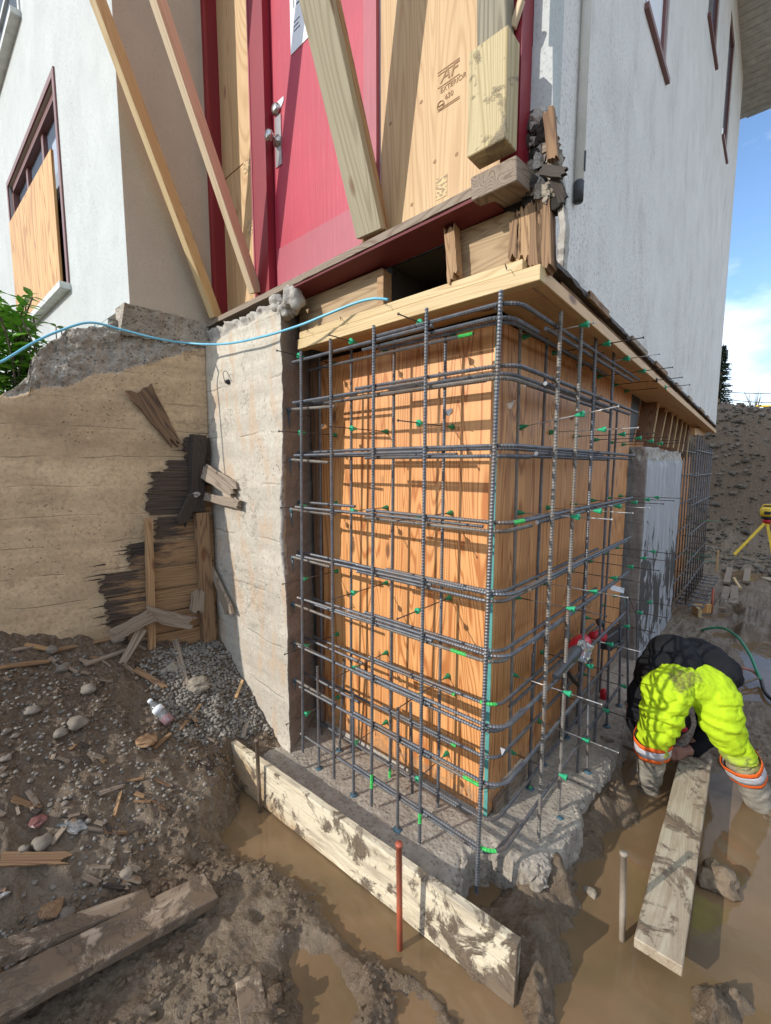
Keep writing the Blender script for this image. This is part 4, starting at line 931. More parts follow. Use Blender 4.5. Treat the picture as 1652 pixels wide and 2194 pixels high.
for k, (a, b) in enumerate([((1416, 836), (1397, 946)), ((1434, 850), (1413, 956)), ((1446, 862), (1430, 958)), ((1456, 873), (1442, 960)), ((1466, 884), (1452, 966)), ((1474, 893), (1461, 970)), ((1481, 902), (1471, 980))]):
    A_, B_ = at(*a, x=.10), at(*b, x=.10); board('divider', A_+V(-.075, 0, 0), B_+V(-.075, 0, 0), .12, .014, (1, 0, 0), 'stud', cw); board('divider_edge', A_, B_, .012, .016, (1, 0, 0), 'lumber', cw)
board('far_header', at(1484, 925, x=.13), at(1508, 925, x=.13), .09, .05, (0, 0, 1), 'lumber_o', cw)
MB().box(-.06, -.03, 4.3, 6.3, -.2, 1.75).build('far_board', 'ply_r', cw)

# ------------------------------------------------------------------ rebar cage round the corner
cage = thing('rebar_cage', 'two-layer cage of ribbed steel bars tied round the plywood corner', 'rebar cage', (0, -.2, -.1))
OY, IY = -.33, -.095; OX, IX = .225, .055
def bar(pts, mat='rebar', name='bar', r=.0076, rad=.09, green=(), parent=None):
    o = rebar_mb(pts, r, rad, green).build(name, [mat, 'greenpaint'], parent or cage); return o
def vbar(pxb, pyb, pxt, pyt, name='upright_bar', mat='rebar', plane='y', v=OY, green=(), **k):
    return bar([at(pxb, pyb, **{plane: v}), at(pxt, pyt, **{plane: v})], mat, name, green=green, **k)
# front outer, front inner, foreshortened side rows; read top and bottom off the photo on their own planes
vbar(649, 1612, 645, 752); vbar(716, 1668, 708, 726); vbar(796, 1727, 801, 698, green=[(.10, .17)]); vbar(899, 1806, 914, 660, green=[(.10, .15)])
vbar(1021, 1912, 1073, 622, r=.0084)
for a, b, c, d in ((690, 1590, 685, 762), (752, 1670, 753, 745), (835, 1700, 845, 725), (937, 1790, 955, 712)): vbar(a, b, c, d, 'upright_bar' if a != 835 else 'upright_bar', 'rebar', 'y', IY, [(.08, .15)] if a == 835 else ())
for (bx, by, tx_, ty) in ((1153, 1818, 1202, 668), (1196, 1747, 1246, 698), (1237, 1664, 1277, 716), (1273, 1598, 1316, 746)):
    b = at(bx, by, z=-.10); t_ = at(tx_, ty, x=b.x-.0); bar([b, t_], 'rebar2' if bx < 1200 else 'rebar', 'upright_bar', r=.0082 if bx < 1200 else .0076)
for (bx, by, tx_, ty) in ((1089, 1736, 1115, 690), (1133, 1690, 1172, 724)):
    b = at(bx, by, z=-.10); t_ = at(tx_, ty, x=b.x); bar([b, t_], 'rebar2' if bx < 1100 else 'rebar', 'upright_bar')
for y_, zt_ in ((.80, 2.15), (1.10, 2.10), (1.62, 2.05)): bar([(IX, y_, -.1), (IX+.01, y_+.02, zt_)], 'rebar', 'upright_bar')
# short starter bars grouted into the footing
def starter(bx, by, tx_, ty, zb=FZ, green=(), mat='rebar', pad=True, cagep=True):
    b = at(bx, by, z=zb); z_ = zb
    for z_ in np.arange(zb, 1.2, .004):
        if proj((b.x, b.y, z_))[1] < ty: break
    t_ = at(tx_, ty, y=b.y) if abs(tx_-proj((b.x, b.y, z_))[0]) > 4 else V(b.x, b.y, z_)
    o = bar([b-V(0, 0, .03), t_], mat, 'starter_bar', r=.0074, green=green)
    if pad:
        m = MB(); rockmesh(m, b+V(0, 0, .004), .021, bx % 13+1, 2, .3, (1, 1, .22)); m.build('epoxy_collar', 'epoxy', o)
    return o
starter(684, 1647, 683, 1428); starter(758, 1704, 758, 1484); starter(852, 1778, 851, 1518); starter(727, 1608, 738, 1412); starter(884, 1700, 880, 1505, pad=False)
starter(1136, 1690, 1142, 1400, green=[(.02, .05)]); starter(1165, 1640, 1168, 1340); starter(1215, 1580, 1219, 1330)
for (a, b, c, d) in ((1300, 1556, 1305, 1385), (1327, 1512, 1330, 1290), (1346, 1505, 1344, 1280), (1259, 1655, 1262, 1400), (1364, 1450, 1365, 1292)): starter(a, b, c, d, mat='rebar')
# horizontal hoops; heights of each level on the outer face
LV = [2.165, 1.955, 1.675, 1.395, 1.125, .885, .60, .36, .075]
LVI = [2.175, 1.975, 1.675, 1.365, 1.07, .805, .56, .31, .01]
rnd = random.Random(11)
for i, z in enumerate(LV):
    zi = LVI[i]; g = [(rnd.uniform(.25, .5), 0)]; gg = lambda a: [(a, a+.07)]
    # outer: straight bar from the pier, then an L bar lapping it and turning the corner
    bar([(-1.03, OY+.012, z), (-.16+.06*rnd.random(), OY+.012, z+.002)], name='crosswise_bar', rad=.05)
    bar([(-.52+rnd.uniform(-.1, .1), OY+.014, z+.019), (OX-.010, OY+.013, z+.017), (OX-.010, 1.52, z+.012)], 'rebar', 'corner_bar', rad=.085, green=gg(.72) if i in (3, 8) else ())
    s = rnd.uniform(-.62, -.42)
    bar([(s, OY+.030, z-.018), (OX-.045, OY+.030, z-.020), (OX-.045, OY+.30+rnd.uniform(-.05, .03), z-.020)], 'rebar2' if i % 2 else 'rebar', 'corner_bar', rad=.08, green=gg(.55) if i in (5, 7) else ())
    if i in (0, 1, 2, 3, 4, 5, 6): bar([(OX-.022, -.06+rnd.uniform(-.03, .1), z-.006), (OX-.022, 1.45+rnd.uniform(-.1, .1), z-.010)], 'rebar', 'crosswise_bar')
    # inner layer
    bar([(-1.16, IY-.014, zi), (-.02+rnd.uniform(-.12, .02), IY-.014, zi-.004)], name='crosswise_bar', green=gg(1.02) if i in (0, 6, 7) else ())
    bar([(-.62+rnd.uniform(-.1, .1), IY-.020, zi+.018), (IX+.035, IY-.020, zi+.016), (IX+.035, 1.25, zi+.012)], 'rebar', 'corner_bar', rad=.08, green=gg(.68) if i in (6, ) else ())
    if i in (1, 2, 4, 6): bar([(IX+.05, .02+rnd.uniform(-.05, .05), zi-.012), (IX+.05, 1.35, zi-.016)], 'rebar', 'crosswise_bar')
# dowels drilled into the cut side of the pier
for i, z in enumerate([1.93, 1.655, 1.375, 1.10, .822, .59, .36]):
    zi = z+[.015, .01, 0, -.03, -.05, -.05, -.05][i]
    bar([(-1.12, OY+.045, z), (-.74+rnd.uniform(-.06, .03), OY+.035, z-.018 if i < 2 else z-.004)], 'rebar2', 'dowel_bar'); 
    bar([(-1.20, OY+.16, zi+.03), (-.66+rnd.uniform(-.05, .05), OY+.14, zi+.035)], 'rebar', 'dowel_bar')
    m = MB(); rockmesh(m, (-1.118, OY+.045, z-.004), .014, i+3, 2, .3, (.5, 1, 1.2)); rockmesh(m, (-1.19, OY+.16, zi+.027), .014, i+8, 2, .3, (.5, 1, 1.2))
    dr = .06+.05*rnd.random(); m.tube([(-1.121, OY+.047, z-.01), (-1.124, OY+.05, z-dr*.6), (-1.127, OY+.055, z-dr)], .004, 6, rr=[.006, .004, .0015]); m.tube([(-1.192, OY+.165, zi+.02), (-1.20, OY+.17, zi-.03), (-1.205, OY+.172, zi-.07)], .004, 6, rr=[.006, .004, .0015])
    m.build('grout_drip', 'epoxy', cage)
# twisted tie wires at crossings (one small mesh each, shared data)
def tiewire(c, r=.013):
    m = MB()
    for q in range(2):
        a0 = random.random()*6; m.tube([Vector(c)+V(math.cos(a)*r*.95, math.sin(a)*r*.7+.002*q, math.sin(a*1.0+q*1.6)*r*.9) for a in np.linspace(a0, a0+5.6, 12)], .0011, 4)
    d = V(rnd.uniform(-1, 1), rnd.uniform(-1, -.3), rnd.uniform(-1, .6)).normalized(); m.tube([Vector(c)+d*.01, Vector(c)+d*.024, Vector(c)+d*.032+V(.004, 0, -.006)], .0011, 4)
    return m.build('tie_wire', 'wire', cage)
fxs = [at(a, 1000, y=OY).x for a in (647, 712, 800, 911, 1057)]
for z in LV[:8]:
    for x in fxs[2:]: tiewire((x, OY+.004, z+.006))
    for y in (.03, .30, .62): tiewire((OX+.006, y, z+.006), .014)
for z in LVI[:8]:
    for x in (fxs[3]-.07, -.83): tiewire((x, IY-.006, z+.004), .012)

# ------------------------------------------------------------------ snap ties with green cones
def snap_tie(base, d, L1, L2, label, bright=False, up=0.0, conein=True, dark=False):
    base = Vector(base); d = Vector(d).normalized()
    t = thing('snap_tie', label, 'form tie', base, 'snap ties through the plywood')
    e = base+d*L2+V(0, 0, up); m = MB(); q = lambda s: base+(e-base)*(s/L2)
    m.tube([q(0), q(L1)], .0026, 6); m.build('rod', 'darkrod' if not bright else 'rod', t)
    m = MB(); m.tube([q(L1), q(L2)], .0026, 6); m.lathe(q(L2-.003), d, [(0, .0055), (.004, .0055)], 8); m.build('rod_tip', 'rod' if bright else 'darkrod', t)
    ax = (e-base).normalized()
    MB().lathe(q(L1)-ax*.036, ax, [(0, .0048), (.006, .006), (.032, .0135), (.034, .0145), (.038, .0145), (.0381, .0095), (.032, .0090)], 14).build('cone', 'black' if dark else 'cone', t)
    if conein: MB().lathe(q(.036), -ax, [(0, .0048), (.006, .006), (.033, .0135), (.0355, .0140)], 14).build('cone', 'cone_dark', t)
    return t
ORD = ['top', 'second', 'third', 'fourth', 'fifth', 'lowest']
zr = [2.214, 1.802, 1.395, .975, .573, .158]; xc = [-1.054, -.646, -.233]; yc = [.225, .59, .973, 1.37, 1.745, 2.08]
COLN = ['nearest the pale pier', 'in the middle of the front plywood', 'nearest the plywood corner']
for r_, z in enumerate(zr):
    for c_, x in enumerate(xc):
        L1 = .262; L2 = .40
        if (r_, c_) in ((5, 2),): L1, L2 = .25, .33
        snap_tie((x, -.0005, z), (0, -1, 0), L1, L2, 'form tie %s, %s row, sunlit front' % (COLN[c_], ORD[r_]), up=(.0 if c_ else .0), dark=False)
YN = ['first', 'second', 'third', 'fourth', 'fifth', 'sixth']
for r_, z in enumerate(zr):
    for c_, y in enumerate(yc):
        bright = (r_+c_) % 2 == 0 and c_ < 3 or (r_ in (1, 2) and c_ < 2)
        L2 = .42 if not (r_ == 0 and c_ == 0) else .31
        if r_ == 5 and c_ > 3: continue
        snap_tie((.0005, y, z-.003*c_), (1, 0, 0), .275 if c_ else .285, L2, 'green form tie %s from the corner, %s row of shaded side' % (YN[c_], ORD[r_]), bright, up=(.06 if (r_, c_) == (1, 0) else 0), dark=(r_ == 0 and c_ == 4))
# steel star spacers caught on the inner bars
def clip(c, s, label, seed):
    m = MB(); c = Vector(c); rn = random.Random(seed)
    a = V(rn.uniform(-.3, .3), rn.uniform(-.3, .1), 1).normalized()
    p = [c+V(-s*.9, -.01, s*.5), c+V(s*.8, -.012, s*.7), c+V(s*.35, -.03, -s*.8), c+V(-.1*s, .02, -.1*s), c+V(-s*.5, -.02, -s*.5)]
    m.add(p, [(0, 3, 4), (0, 1, 3), (1, 2, 3), (3, 2, 4), (0, 4, 2, 1)]); return tag(m.build('spacer_clip', 'chrome'), label, 'spacer')
clip(at(966, 884, y=-.1), .024, 'bent grey metal spacer clip on an inner bar of the sunlit front', 1)
clip(at(696, 914, y=-.2), .022, 'small grey metal clip beside the green cone near the pier', 2)
clip(at(1097, 868, x=.04), .026, 'grey folded metal clip on the shaded side just right of the corner', 3)
clip(at(1228, 896, x=.05), .02, 'small dark clip deeper along the shaded side', 4)
clip(at(1080, 1605, x=.10), .015, 'pale triangular clip low at the plywood corner', 5)

# second cage at the far end of the side wall
cg2 = thing('rebar_cage', 'distant dark rebar cage standing at the far end of the side wall', 'rebar cage', (.1, 5.4, -.1))
for row, x0 in ((0, .06), (1, .20)):
    for k in range(8 if row else 6):
        y = 4.75+k*.24 if row else 4.5+k*.25; MB().tube([(x0, y, -.12), (x0, y, 2.0-.02*k)], .0085, 6).build('upright_bar', 'rebar', cg2)
    for z in (.15, .45, .8, 1.15, 1.5, 1.8): MB().tube([(x0+.012, 4.4, z), (x0+.012, 6.5, z)], .0085, 6).build('crosswise_bar', 'rebar', cg2)
for k in range(7): MB().tube([(.06, 4.7+.2*k, .3+.2*(k % 5)), (.45-.03*(k % 3), 4.7+.2*k, .3+.2*(k % 5))], .004, 5).build('tie_rod', 'cone_dark' if k % 2 else 'darkrod', cg2)
gm = thing('rebar_mat', 'small mesh of bars lying at the foot of the far rebar cage', 'rebar mat', (.25, 5.2, -.1))
for k in range(9): MB().tube([(.13, 4.45+.22*k, -.04), (.42, 4.45+.22*k, -.04)], .009, 6).build('bar', 'rebar', gm)
for x in (.15, .27, .40): MB().tube([(x, 4.4, -.055), (x, 6.4, -.055)], .009, 6).build('bar', 'rebar', gm)

# ------------------------------------------------------------------ braces and blocks at the door
def brace(foot, tilt, L, wv, th, mat, label, wdir=(1, 0, 0), side=None):
    d = V(tilt[0], tilt[1], 1).normalized(); o = board('brace', foot, Vector(foot)+d*L, wv, th, wdir, mat, bev=.002); return tag(o, label, 'brace', 'timber braces leaning on the door sill')
fA, fB, fC = at(463, 680, y=-.30), at(548, 628, y=-.285), at(795, 508, y=-.29)
wq = (math.cos(R(25)), math.sin(R(25)), 0)
bA = brace(fA, (.04, -.43), 2.3, .038, .089, 'lumber', 'long pale brace leaning from the left end of the door sill across the beige wall', wq)
bB = brace(fB, (.045, -.44), 2.2, .038, .089, 'lumber_p', 'slimmer pinkish brace standing on the sill in front of the narrow side board', wq)
# faces of the two thin braces turn a warmer side board to the camera: laminate a second member on each
fC2 = fC+V(.0, 0, .012)
wC = (math.cos(R(12)), math.sin(R(12)), 0)
dC = V(-.01, -.39, 1).normalized()
tc_ = thing('brace', 'thick doubled grey-green brace crossing the crimson door to the sill', 'brace', fC, 'timber braces leaning on the door sill')
board('timber', fC2+V(0, 0, 0), fC2+dC*1.9, .130, .042, wC, 'treated', tc_, seed=3)
board('timber', fC2+V(-.012, .048, .005), fC2+V(-.012, .048, .005)+dC*1.9, .132, .042, wC, 'warm_wood', tc_, seed=4)
# blocks under the trim post
MAT['oldpost'] = wood('grey green old post', (0.34, 0.30, 0.21), (0.17, 0.145, 0.10), 'x', 1.0, 0.8, bump=0.5)
tb = at(1052, 200, y=-.345)
zb0, zb1 = at(1000, 338, y=-.395).z, at(1003, 112, y=-.395).z; xb0, xb1 = at(1002, 220, y=-.395).x, at(1084, 220, y=-.395).x
tag(board('scab_block', V((xb0+xb1)/2, -.352, zb0), V((xb0+xb1)/2, -.352, zb1), xb1-xb0, .085, (1, 0, 0), 'block', bev=.003), 'pale screwed timber block fixed in front of the dark red post', 'timber block')
sc_m = MB()
tag(board('support_post', V((xb0+xb1)/2-.012, -.315, zb1-.10), V((xb0+xb1)/2-.02, -.36, 3.9), .105, .060, (1, 0, 0), 'oldpost', bev=.003), 'incised greenish post end rising above the pale screwed block', 'timber post')
tag(board('corbel_block', V(.13, -.335, 2.590), V(.13, -.150, 2.610), .17, .075, (1, 0, 0), 'grey_wood', bev=.003), 'split weathered block under the pale screwed block at the sill end', 'timber block')
tag(board('small_batten', at(1118, 0, y=-.30), at(1098, 62, y=-.30), .02, .02, (1, 0, 0), 'lumber_p'), 'thin pinkish batten stuck beside the dark red post at the top', 'batten')
# blue cable
pts = [at(-60, 792, w=.05), at(0, 776, w=.05), at(70, 735, w=.05), at(130, 708, w=.05), at(193, 691, w=.06), at(260, 706, w=.08), at(330, 724, w=.12), at(400, 735, y=-.50), at(480, 737, y=-.42), at(560, 722, y=-.40), at(640, 698, y=-.36), at(700, 674, y=-.32), at(760, 650, y=-.28), at(800, 640, y=-.265), at(832, 642, y=-.24)]
def smooth(P, k=6):
    out = []; n = len(P)
    for i in range(n-1):
        p0, p1, p2, p3 = P[max(0, i-1)], P[i], P[i+1], P[min(n-1, i+2)]
        for j in range(k):
            t = j/k; out.append(0.5*((2*p1)+(p2-p0)*t+(2*p0-5*p1+4*p2-p3)*t*t+(3*p1-p0-3*p2+p3)*t*t*t))
    return out+[P[-1]]
tag(MB().tube(smooth(pts), .0065, 8).build('cable', 'blue'), 'light blue cable slung along the broken wall top to the pale top board', 'cable')
# wire staple on the pier
m = MB(); c = at(488, 818, y=PY-.01); m.tube(smooth([at(483, 822, y=PY-.012), at(478, 800, y=PY-.03), at(486, 796, y=PY-.03), at(497, 818, y=PY-.012)], 4), .002, 5); rockmesh(m, c, .016, 3, 2, .5)
tag(m.build('wire_loop', 'wire'), 'rusty wire loop sticking out of the pale pier', 'wire')

# ------------------------------------------------------------------ rotten timber in the left wall
XR = .012
rp_ = thing('rotten_planking', 'blackened rotting horizontal planks set in the left concrete wall', 'rotten planks', at(400, 1380, w=XR))
rows = [(936, 985, 388, 450), (985, 1010, 345, 450), (1010, 1052, 312, 450), (1052, 1100, 306, 450), (1104, 1150, 322, 450), (1155, 1205, 264, 452), (1208, 1252, 205, 452), (1254, 1300, 215, 453), (1302, 1345, 222, 454), (1345, 1385, 300, 455)]
# heights measured at px x=400
rnd = random.Random(5)
for k, (ya, yb, xl, xr) in enumerate(rows):
    a0 = at(400, ya, w=XR); a1 = at(400, yb, w=XR); L_ = ws(at(xl, (ya+yb)/2, w=XR)); R_ = .004; zt_, zb_ = a0.z, a1.z
    poly = [lwp(R_, zb_+.004, XR), lwp(R_, zt_-.003, XR)]; n_ = 9
    for q in range(n_+1):
        z = zt_-.003+(zb_+.004-zt_+.003)*q/n_; poly.append(lwp(L_-.03+rnd.uniform(-.022, .022)+(.004 if q % 2 else -.004), z, XR))
    m = MB(); th = .004+.020*rnd.random(); m.prism([p+Vector(WN)*th for p in poly], Vector(WN)*-.06)
    m.build('plank', 'rotplank', rp_)
mm = MB()
for q in range(22):
    k = rnd.randrange(len(rows)); ya, yb, xl, xr = rows[k]; c = at(xl+rnd.uniform(-8, 40), rnd.uniform(ya, yb), w=XR+.02); L = rnd.uniform(.03, .10)
    mm.add([c+V(0, -L, rnd.uniform(-.004, .004)), c+V(0, L*.4, -.005), c+V(.004, L*.5, .001), c+V(.002, L*.3, .006)], [(0, 1, 2, 3)])
mm.build('splinters', 'rot', rp_)['kind'] = 'stuff'
t = board('corner_post', at(424, 932, w=.05), at(420, 1095, w=.05), .085, .06, (0, 1, 0), 'rot', rough=.004, bev=0); tag(t, 'upright black charred post in the inner corner, upper half', 'rotten post')
t = board('corner_post', at(431, 1098, w=.055), at(447, 1372, w=.055), .085, .05, (0, 1, 0), 'brown_wood', rough=.002, bev=0); tag(t, 'upright brown post in the inner corner, lower half', 'rotten post')
def stick(name, a, b, wd, th, wdir, mat, label, cat, seed, taper=(1, 1), group=None):
    return tag(splinter(name, a, b, wd, th, wdir, mat, None, seed, taper), label, cat, group)
stick('loose_board', at(300, 836, w=.022), at(372, 945, w=.022), .15, .022, (0, 1, 0), 'dark_board', 'loose slanting brown board hanging above the black planks', 'board', 3, (1.1, .45))
stick('lath', at(318, 1112, w=.05), at(326, 1415, w=.08), .042, .03, (0, 1, 0), 'warm_wood', 'tall upright split lath in front of the rotten planks', 'lath', 4)
stick('broken_board', at(436, 1008, w=.06), at(503, 1050, y=-.36), .10, .03, (0, .3, 1), 'grey_wood', 'upper broken board end poking out of the corner onto the pier', 'board', 6)
stick('broken_board', at(440, 1064, w=.06), at(515, 1082, y=-.37), .055, .03, (0, .3, 1), 'grey_wood', 'lower broken board end poking out of the corner onto the pier', 'board', 7)
stick('broken_board', at(415, 1062, w=.08), at(388, 1120, w=.08), .07, .03, (0, 1, .3), 'rot', 'short charred stub hanging at the black post', 'board', 8)
stick('frayed_board', at(425, 1268, w=.08), at(421, 1312, w=.09), .085, .03, (0, 1, 0), 'grey_wood', 'small frayed grey board end low in the corner', 'board', 9)
stick('frayed_board', at(452, 1215, y=-.375), at(492, 1312, y=-.38), .10, .02, (1, 0, .3), 'grey_wood', 'torn pointed board leaning on the pale pier face', 'board', 10, (.3, 1))
stick('fallen_board', at(310, 1312, w=.12), at(412, 1335, w=.12), .085, .03, (0, 0, 1), 'grey_wood', 'grey board lying level across the foot of the lath', 'board', 11)
stick('fallen_board', at(242, 1362, w=.17), at(325, 1318, w=.17), .075, .03, (0, 0, 1), 'grey_wood', 'slanting grey board on the rubble left of the lath', 'board', 12)
stick('fallen_board', at(262, 1420, w=.21), at(305, 1345, w=.14), .06, .02, (0, 1, .3), 'grey_wood', 'thin board leaning under the slanting grey board', 'board', 13, (.6, 1))
m = MB(); rockmesh(m, at(418, 1060, w=.075), .026, 5, 2, .4, (1, 1.2, .7)); tag(m.build('mortar_lump', 'broken_pale'), 'small pale mortar lump stuck on the black post', 'lump')

# ------------------------------------------------------------------ stones, gravel, scraps on the slope
gp = MB(); rnd = random.Random(21)
poly = [(330, 1395), (450, 1368), (470, 1380), (560, 1500), (610, 1590), (560, 1570), (500, 1600), (380, 1590), (330, 1500), (300, 1430)]
def inpoly(x, y, P):
    c = False; n = len(P)
    for i in range(n):
        a, b = P[i], P[(i+1) % n]
        if (a[1] > y) != (b[1] > y) and x < a[0]+(y-a[1])*(b[0]-a[0])/(b[1]-a[1]): c = not c
    return c
wpoly = [tuple(onground(a, b)[:2]) for a, b in poly]
xs_, ys_ = [p[0] for p in wpoly], [p[1] for p in wpoly]; cnt = 0
while cnt < 2600:
    x, y = rnd.uniform(min(xs_), max(xs_)), rnd.uniform(min(ys_), max(ys_))
    if not inpoly(x, y, wpoly) or y > PY-.01: continue
    s = rnd.uniform(.006, .0145); rockmesh(gp, (x, y, gz(x, y)+s*.35+rnd.random()*.006), s, rnd.randrange(999), 1, .2, (1, rnd.uniform(.7, 1), rnd.uniform(.5, .8)), Matrix.Rotation(rnd.random()*6, 3, 'Z')); cnt += 1
wide = [(0, 1410), (330, 1390), (560, 1560), (470, 1700), (300, 1850), (200, 1990), (0, 2100)]; wp = [tuple(onground(a, b)[:2]) for a, b in wide]
xs_, ys_ = [p[0] for p in wp], [p[1] for p in wp]; cnt = 0
while cnt < 1000:
    x, y = rnd.uniform(min(xs_), max(xs_)), rnd.uniform(min(ys_), max(ys_))
    if not inpoly(x, y, wp) or y > PY-.01 or vnoise(x*4, y*4, 8) < .42: continue
    s = rnd.uniform(.004, .012)*(1.5 if rnd.random() < .1 else 1); rockmesh(gp, (x, y, gz(x, y)+s*.2), s, rnd.randrange(999), 1, .3, (1, rnd.uniform(.6, 1), rnd.uniform(.4, .8)), Matrix.Rotation(rnd.random()*6, 3, 'Z')); cnt += 1
tag(gp.build('gravel', 'pebble'), 'pale round gravel on the slope at the foot of the pier', 'gravel', kind='stuff')
# crumbs of soil
cb = MB(); cnt = 0
while cnt < 3200:
    x, y = rnd.uniform(-2.0, .9), rnd.uniform(-1.7, -.36)
    if vnoise(x*5+7, y*5, 18) < .5 or (x > -1.25 and y > -.62): continue
    z = gz(x, y)
    if z < WZ+.015: continue
    s = rnd.uniform(.004, .017)*(1.6 if rnd.random() < .05 else 1); rockmesh(cb, (x, y, z+s*.1), s, rnd.randrange(999), 1, .5, (1, rnd.uniform(.6, 1), .6), sm=False); cnt += 1
tag(cb.build('soil_crumbs', 'mud'), 'crumbs and clods of wet soil', 'soil', kind='stuff')
ST = [(168, 1552, 30, .7, 'large oval pale stone high on the left slope'), (131, 1573, 22, .8, 'round stone left below the plastic bottle'), (92, 1812, 30, .6, 'long smooth stone near the pile of white pebbles'), (52, 1820, 14, .9, 'small round stone touching the long smooth stone'),
      (365, 1438, 26, 1.3, 'squarish flat broken concrete piece on the gravel'), (425, 1472, 34, .7, 'rounded broken concrete piece on the gravel beside the stick'), (70, 1525, 24, .6, 'oval stone on the upper slope left'), (12, 1570, 14, .9, 'round stone at the left edge above the others'), (34, 1578, 12, .8, 'round stone beside the left edge pair'),
      (14, 1628, 16, 1.2, 'oblong pale stone on the left edge'), (190, 1480, 24, .6, 'flat stone half buried under the debris'), (140, 1960, 26, .8, 'pale lump by the upper muddy plank'), (108, 1728, 10, .9, 'white pebble, topmost of the small pile'), (128, 1722, 8, 1, 'little white pebble beside the topmost of the pile'), (140, 1725, 10, 1.1, 'white pebble right in the small pile'),
      (107, 1738, 10, .7, 'white pebble lowest of the small pile'), (168, 1682, 9, .7, 'single white pebble left of the dark stones'), (207, 1681, 10, .9, 'single white pebble by the sticks'), (183, 1790, 10, 1, 'white pebble above the slope mud'), (238, 1845, 12, .6, 'narrow white stone lower on the slope'), (115, 1905, 11, .7, 'pale narrow stone near the lower left'), (75, 1893, 11, .8, 'pale stone left of the narrow pair'),
      (65, 1678, 10, .8, 'pale pebble on the left middle slope'), (10, 1662, 10, .8, 'grey stone at the left edge, lower'), (255, 1372, 22, .5, 'flat pale stone under the fallen boards'), (135, 1435, 22, .6, 'pale stone at the base of the left wall'), (110, 1395, 20, .6, 'pale stone against the left wall'), (270, 1875, 22, .7, 'brown half buried stone in the mud slope'), (50, 1925, 10, .8, 'small stone near the foil scrap')]
rnd = random.Random(2)
for k, (a, b, s, fl, lb) in enumerate(ST):
    p = onground(a, b); ds = (p-Vector(CAM)).dot(V(*_f)); r_ = s/F_PX*ds*.62; m = MB(); br = 'broken' in lb
    rockmesh(m, p+V(0, 0, r_*.15), r_, k+31, 3, (.34 if br else .20), (1.15, 1.0, .62), Matrix.Rotation(rnd.random()*6, 3, 'Z'), sm=not br); tag(m.build('stone', 'chunk' if br or 'brown' in lb else 'stone'), lb, 'stone', 'stones on the slope')
SK = [((55, 1388), (110, 1402), 14, 'pale splinter against the foot of the left wall', 'warm_wood'), ((0, 1436), (105, 1428), 16, 'long dark slat at the left edge under the wall', 'brown_wood'), ((375, 1372), (400, 1478), 20, 'grey stick standing in the gravel', 'grey_wood'), ((385, 1568), (430, 1518), 9, 'thin pale stick right of the bottle', 'warm_wood'),
      ((215, 1708), (265, 1690), 12, 'curved bark sliver on the middle slope', 'grey_wood'), ((245, 1756), (260, 1705), 8, 'thin upright splinter on the middle slope', 'warm_wood'), ((0, 1850), (145, 1846), 26, 'flat brown slat half buried at the left', 'brown_wood'), ((290, 1440), (355, 1482), 18, 'brown splinter above the bottle', 'brown_wood'),
      ((0, 1405), (70, 1392), 10, 'thin slat on the debris at the left wall', 'grey_wood'), ((120, 1400), (300, 1362), 14, 'long thin board along the foot of the left wall', 'brown_wood'), ((505, 1500), (520, 1465), 9, 'orange splinter at the pier foot', 'lumber_o'), ((520, 1585), (530, 1555), 14, 'short grey stick by the board end', 'grey_wood'), ((110, 1815), (140, 1785), 12, 'dark sliver beside the long smooth stone', 'grey_wood'), ((180, 1430), (290, 1392), 18, 'broad dark bark strip under the fallen boards', 'grey_wood'), ((330, 1610), (365, 1580), 12, 'short brown stick below the bottle', 'brown_wood')]
for k, (a, b, wd, lb, mt) in enumerate(SK):
    p, q = onground(*a, .012), onground(*b, .016); stick('stick', p, q, wd/F_PX*2.3, .010, V(-_u[0], -_u[1], .3).cross(q-p), mt, lb, 'stick', 40+k, (.8, .7), 'sticks on the slope')
rnd = random.Random(91)
DB = ['dark bark chip', 'brown bark flake', 'thin wood sliver', 'broken lath end', 'short grey splinter', 'flat weathered chip', 'curled wood shaving']
WH = ['under the fallen boards', 'at the foot of the left wall', 'on the rubble left of the gravel', 'below the row of oval stones', 'among the pebbles on the middle slope', 'near the left edge of the slope', 'beside the clear plastic wrap', 'above the wide muddy plank', 'right of the bottle', 'by the gravel edge near the form board']
CN = [(290, 1385), (150, 1415), (260, 1440), (170, 1610), (300, 1690), (40, 1720), (180, 1770), (230, 1880), (440, 1560), (470, 1620)]
for k in range(70):
    cx_, cy_ = CN[k % 10]; a = cx_+rnd.uniform(-55, 55); b = cy_+rnd.uniform(-22, 30); p = onground(a, b, .006); ang = rnd.gauss(.3, .7); L = rnd.uniform(.03, .10)
    q = V(p.x+math.cos(ang)*L*_r[0], p.y+math.cos(ang)*L*_r[1]-math.sin(ang)*L*.6, 0)
    if q.y > PY-.02 or (Vector((q.x, q.y))-Vector((WP[0], WP[1]))).dot(Vector((WN[0], WN[1]))) < .03: continue
    q.z = gz(q.x, q.y)+.012
    tag(splinter('wood_scrap', p, q, rnd.uniform(.010, .028), .006, V(0, 0, 1).cross(q-p), rnd.choice(['grey_wood', 'brown_wood', 'grey_wood', 'rot']), None, 300+k), DB[(k // 10) % 7]+' '+WH[k % 10], 'scrap', 'wood scraps on the slope')
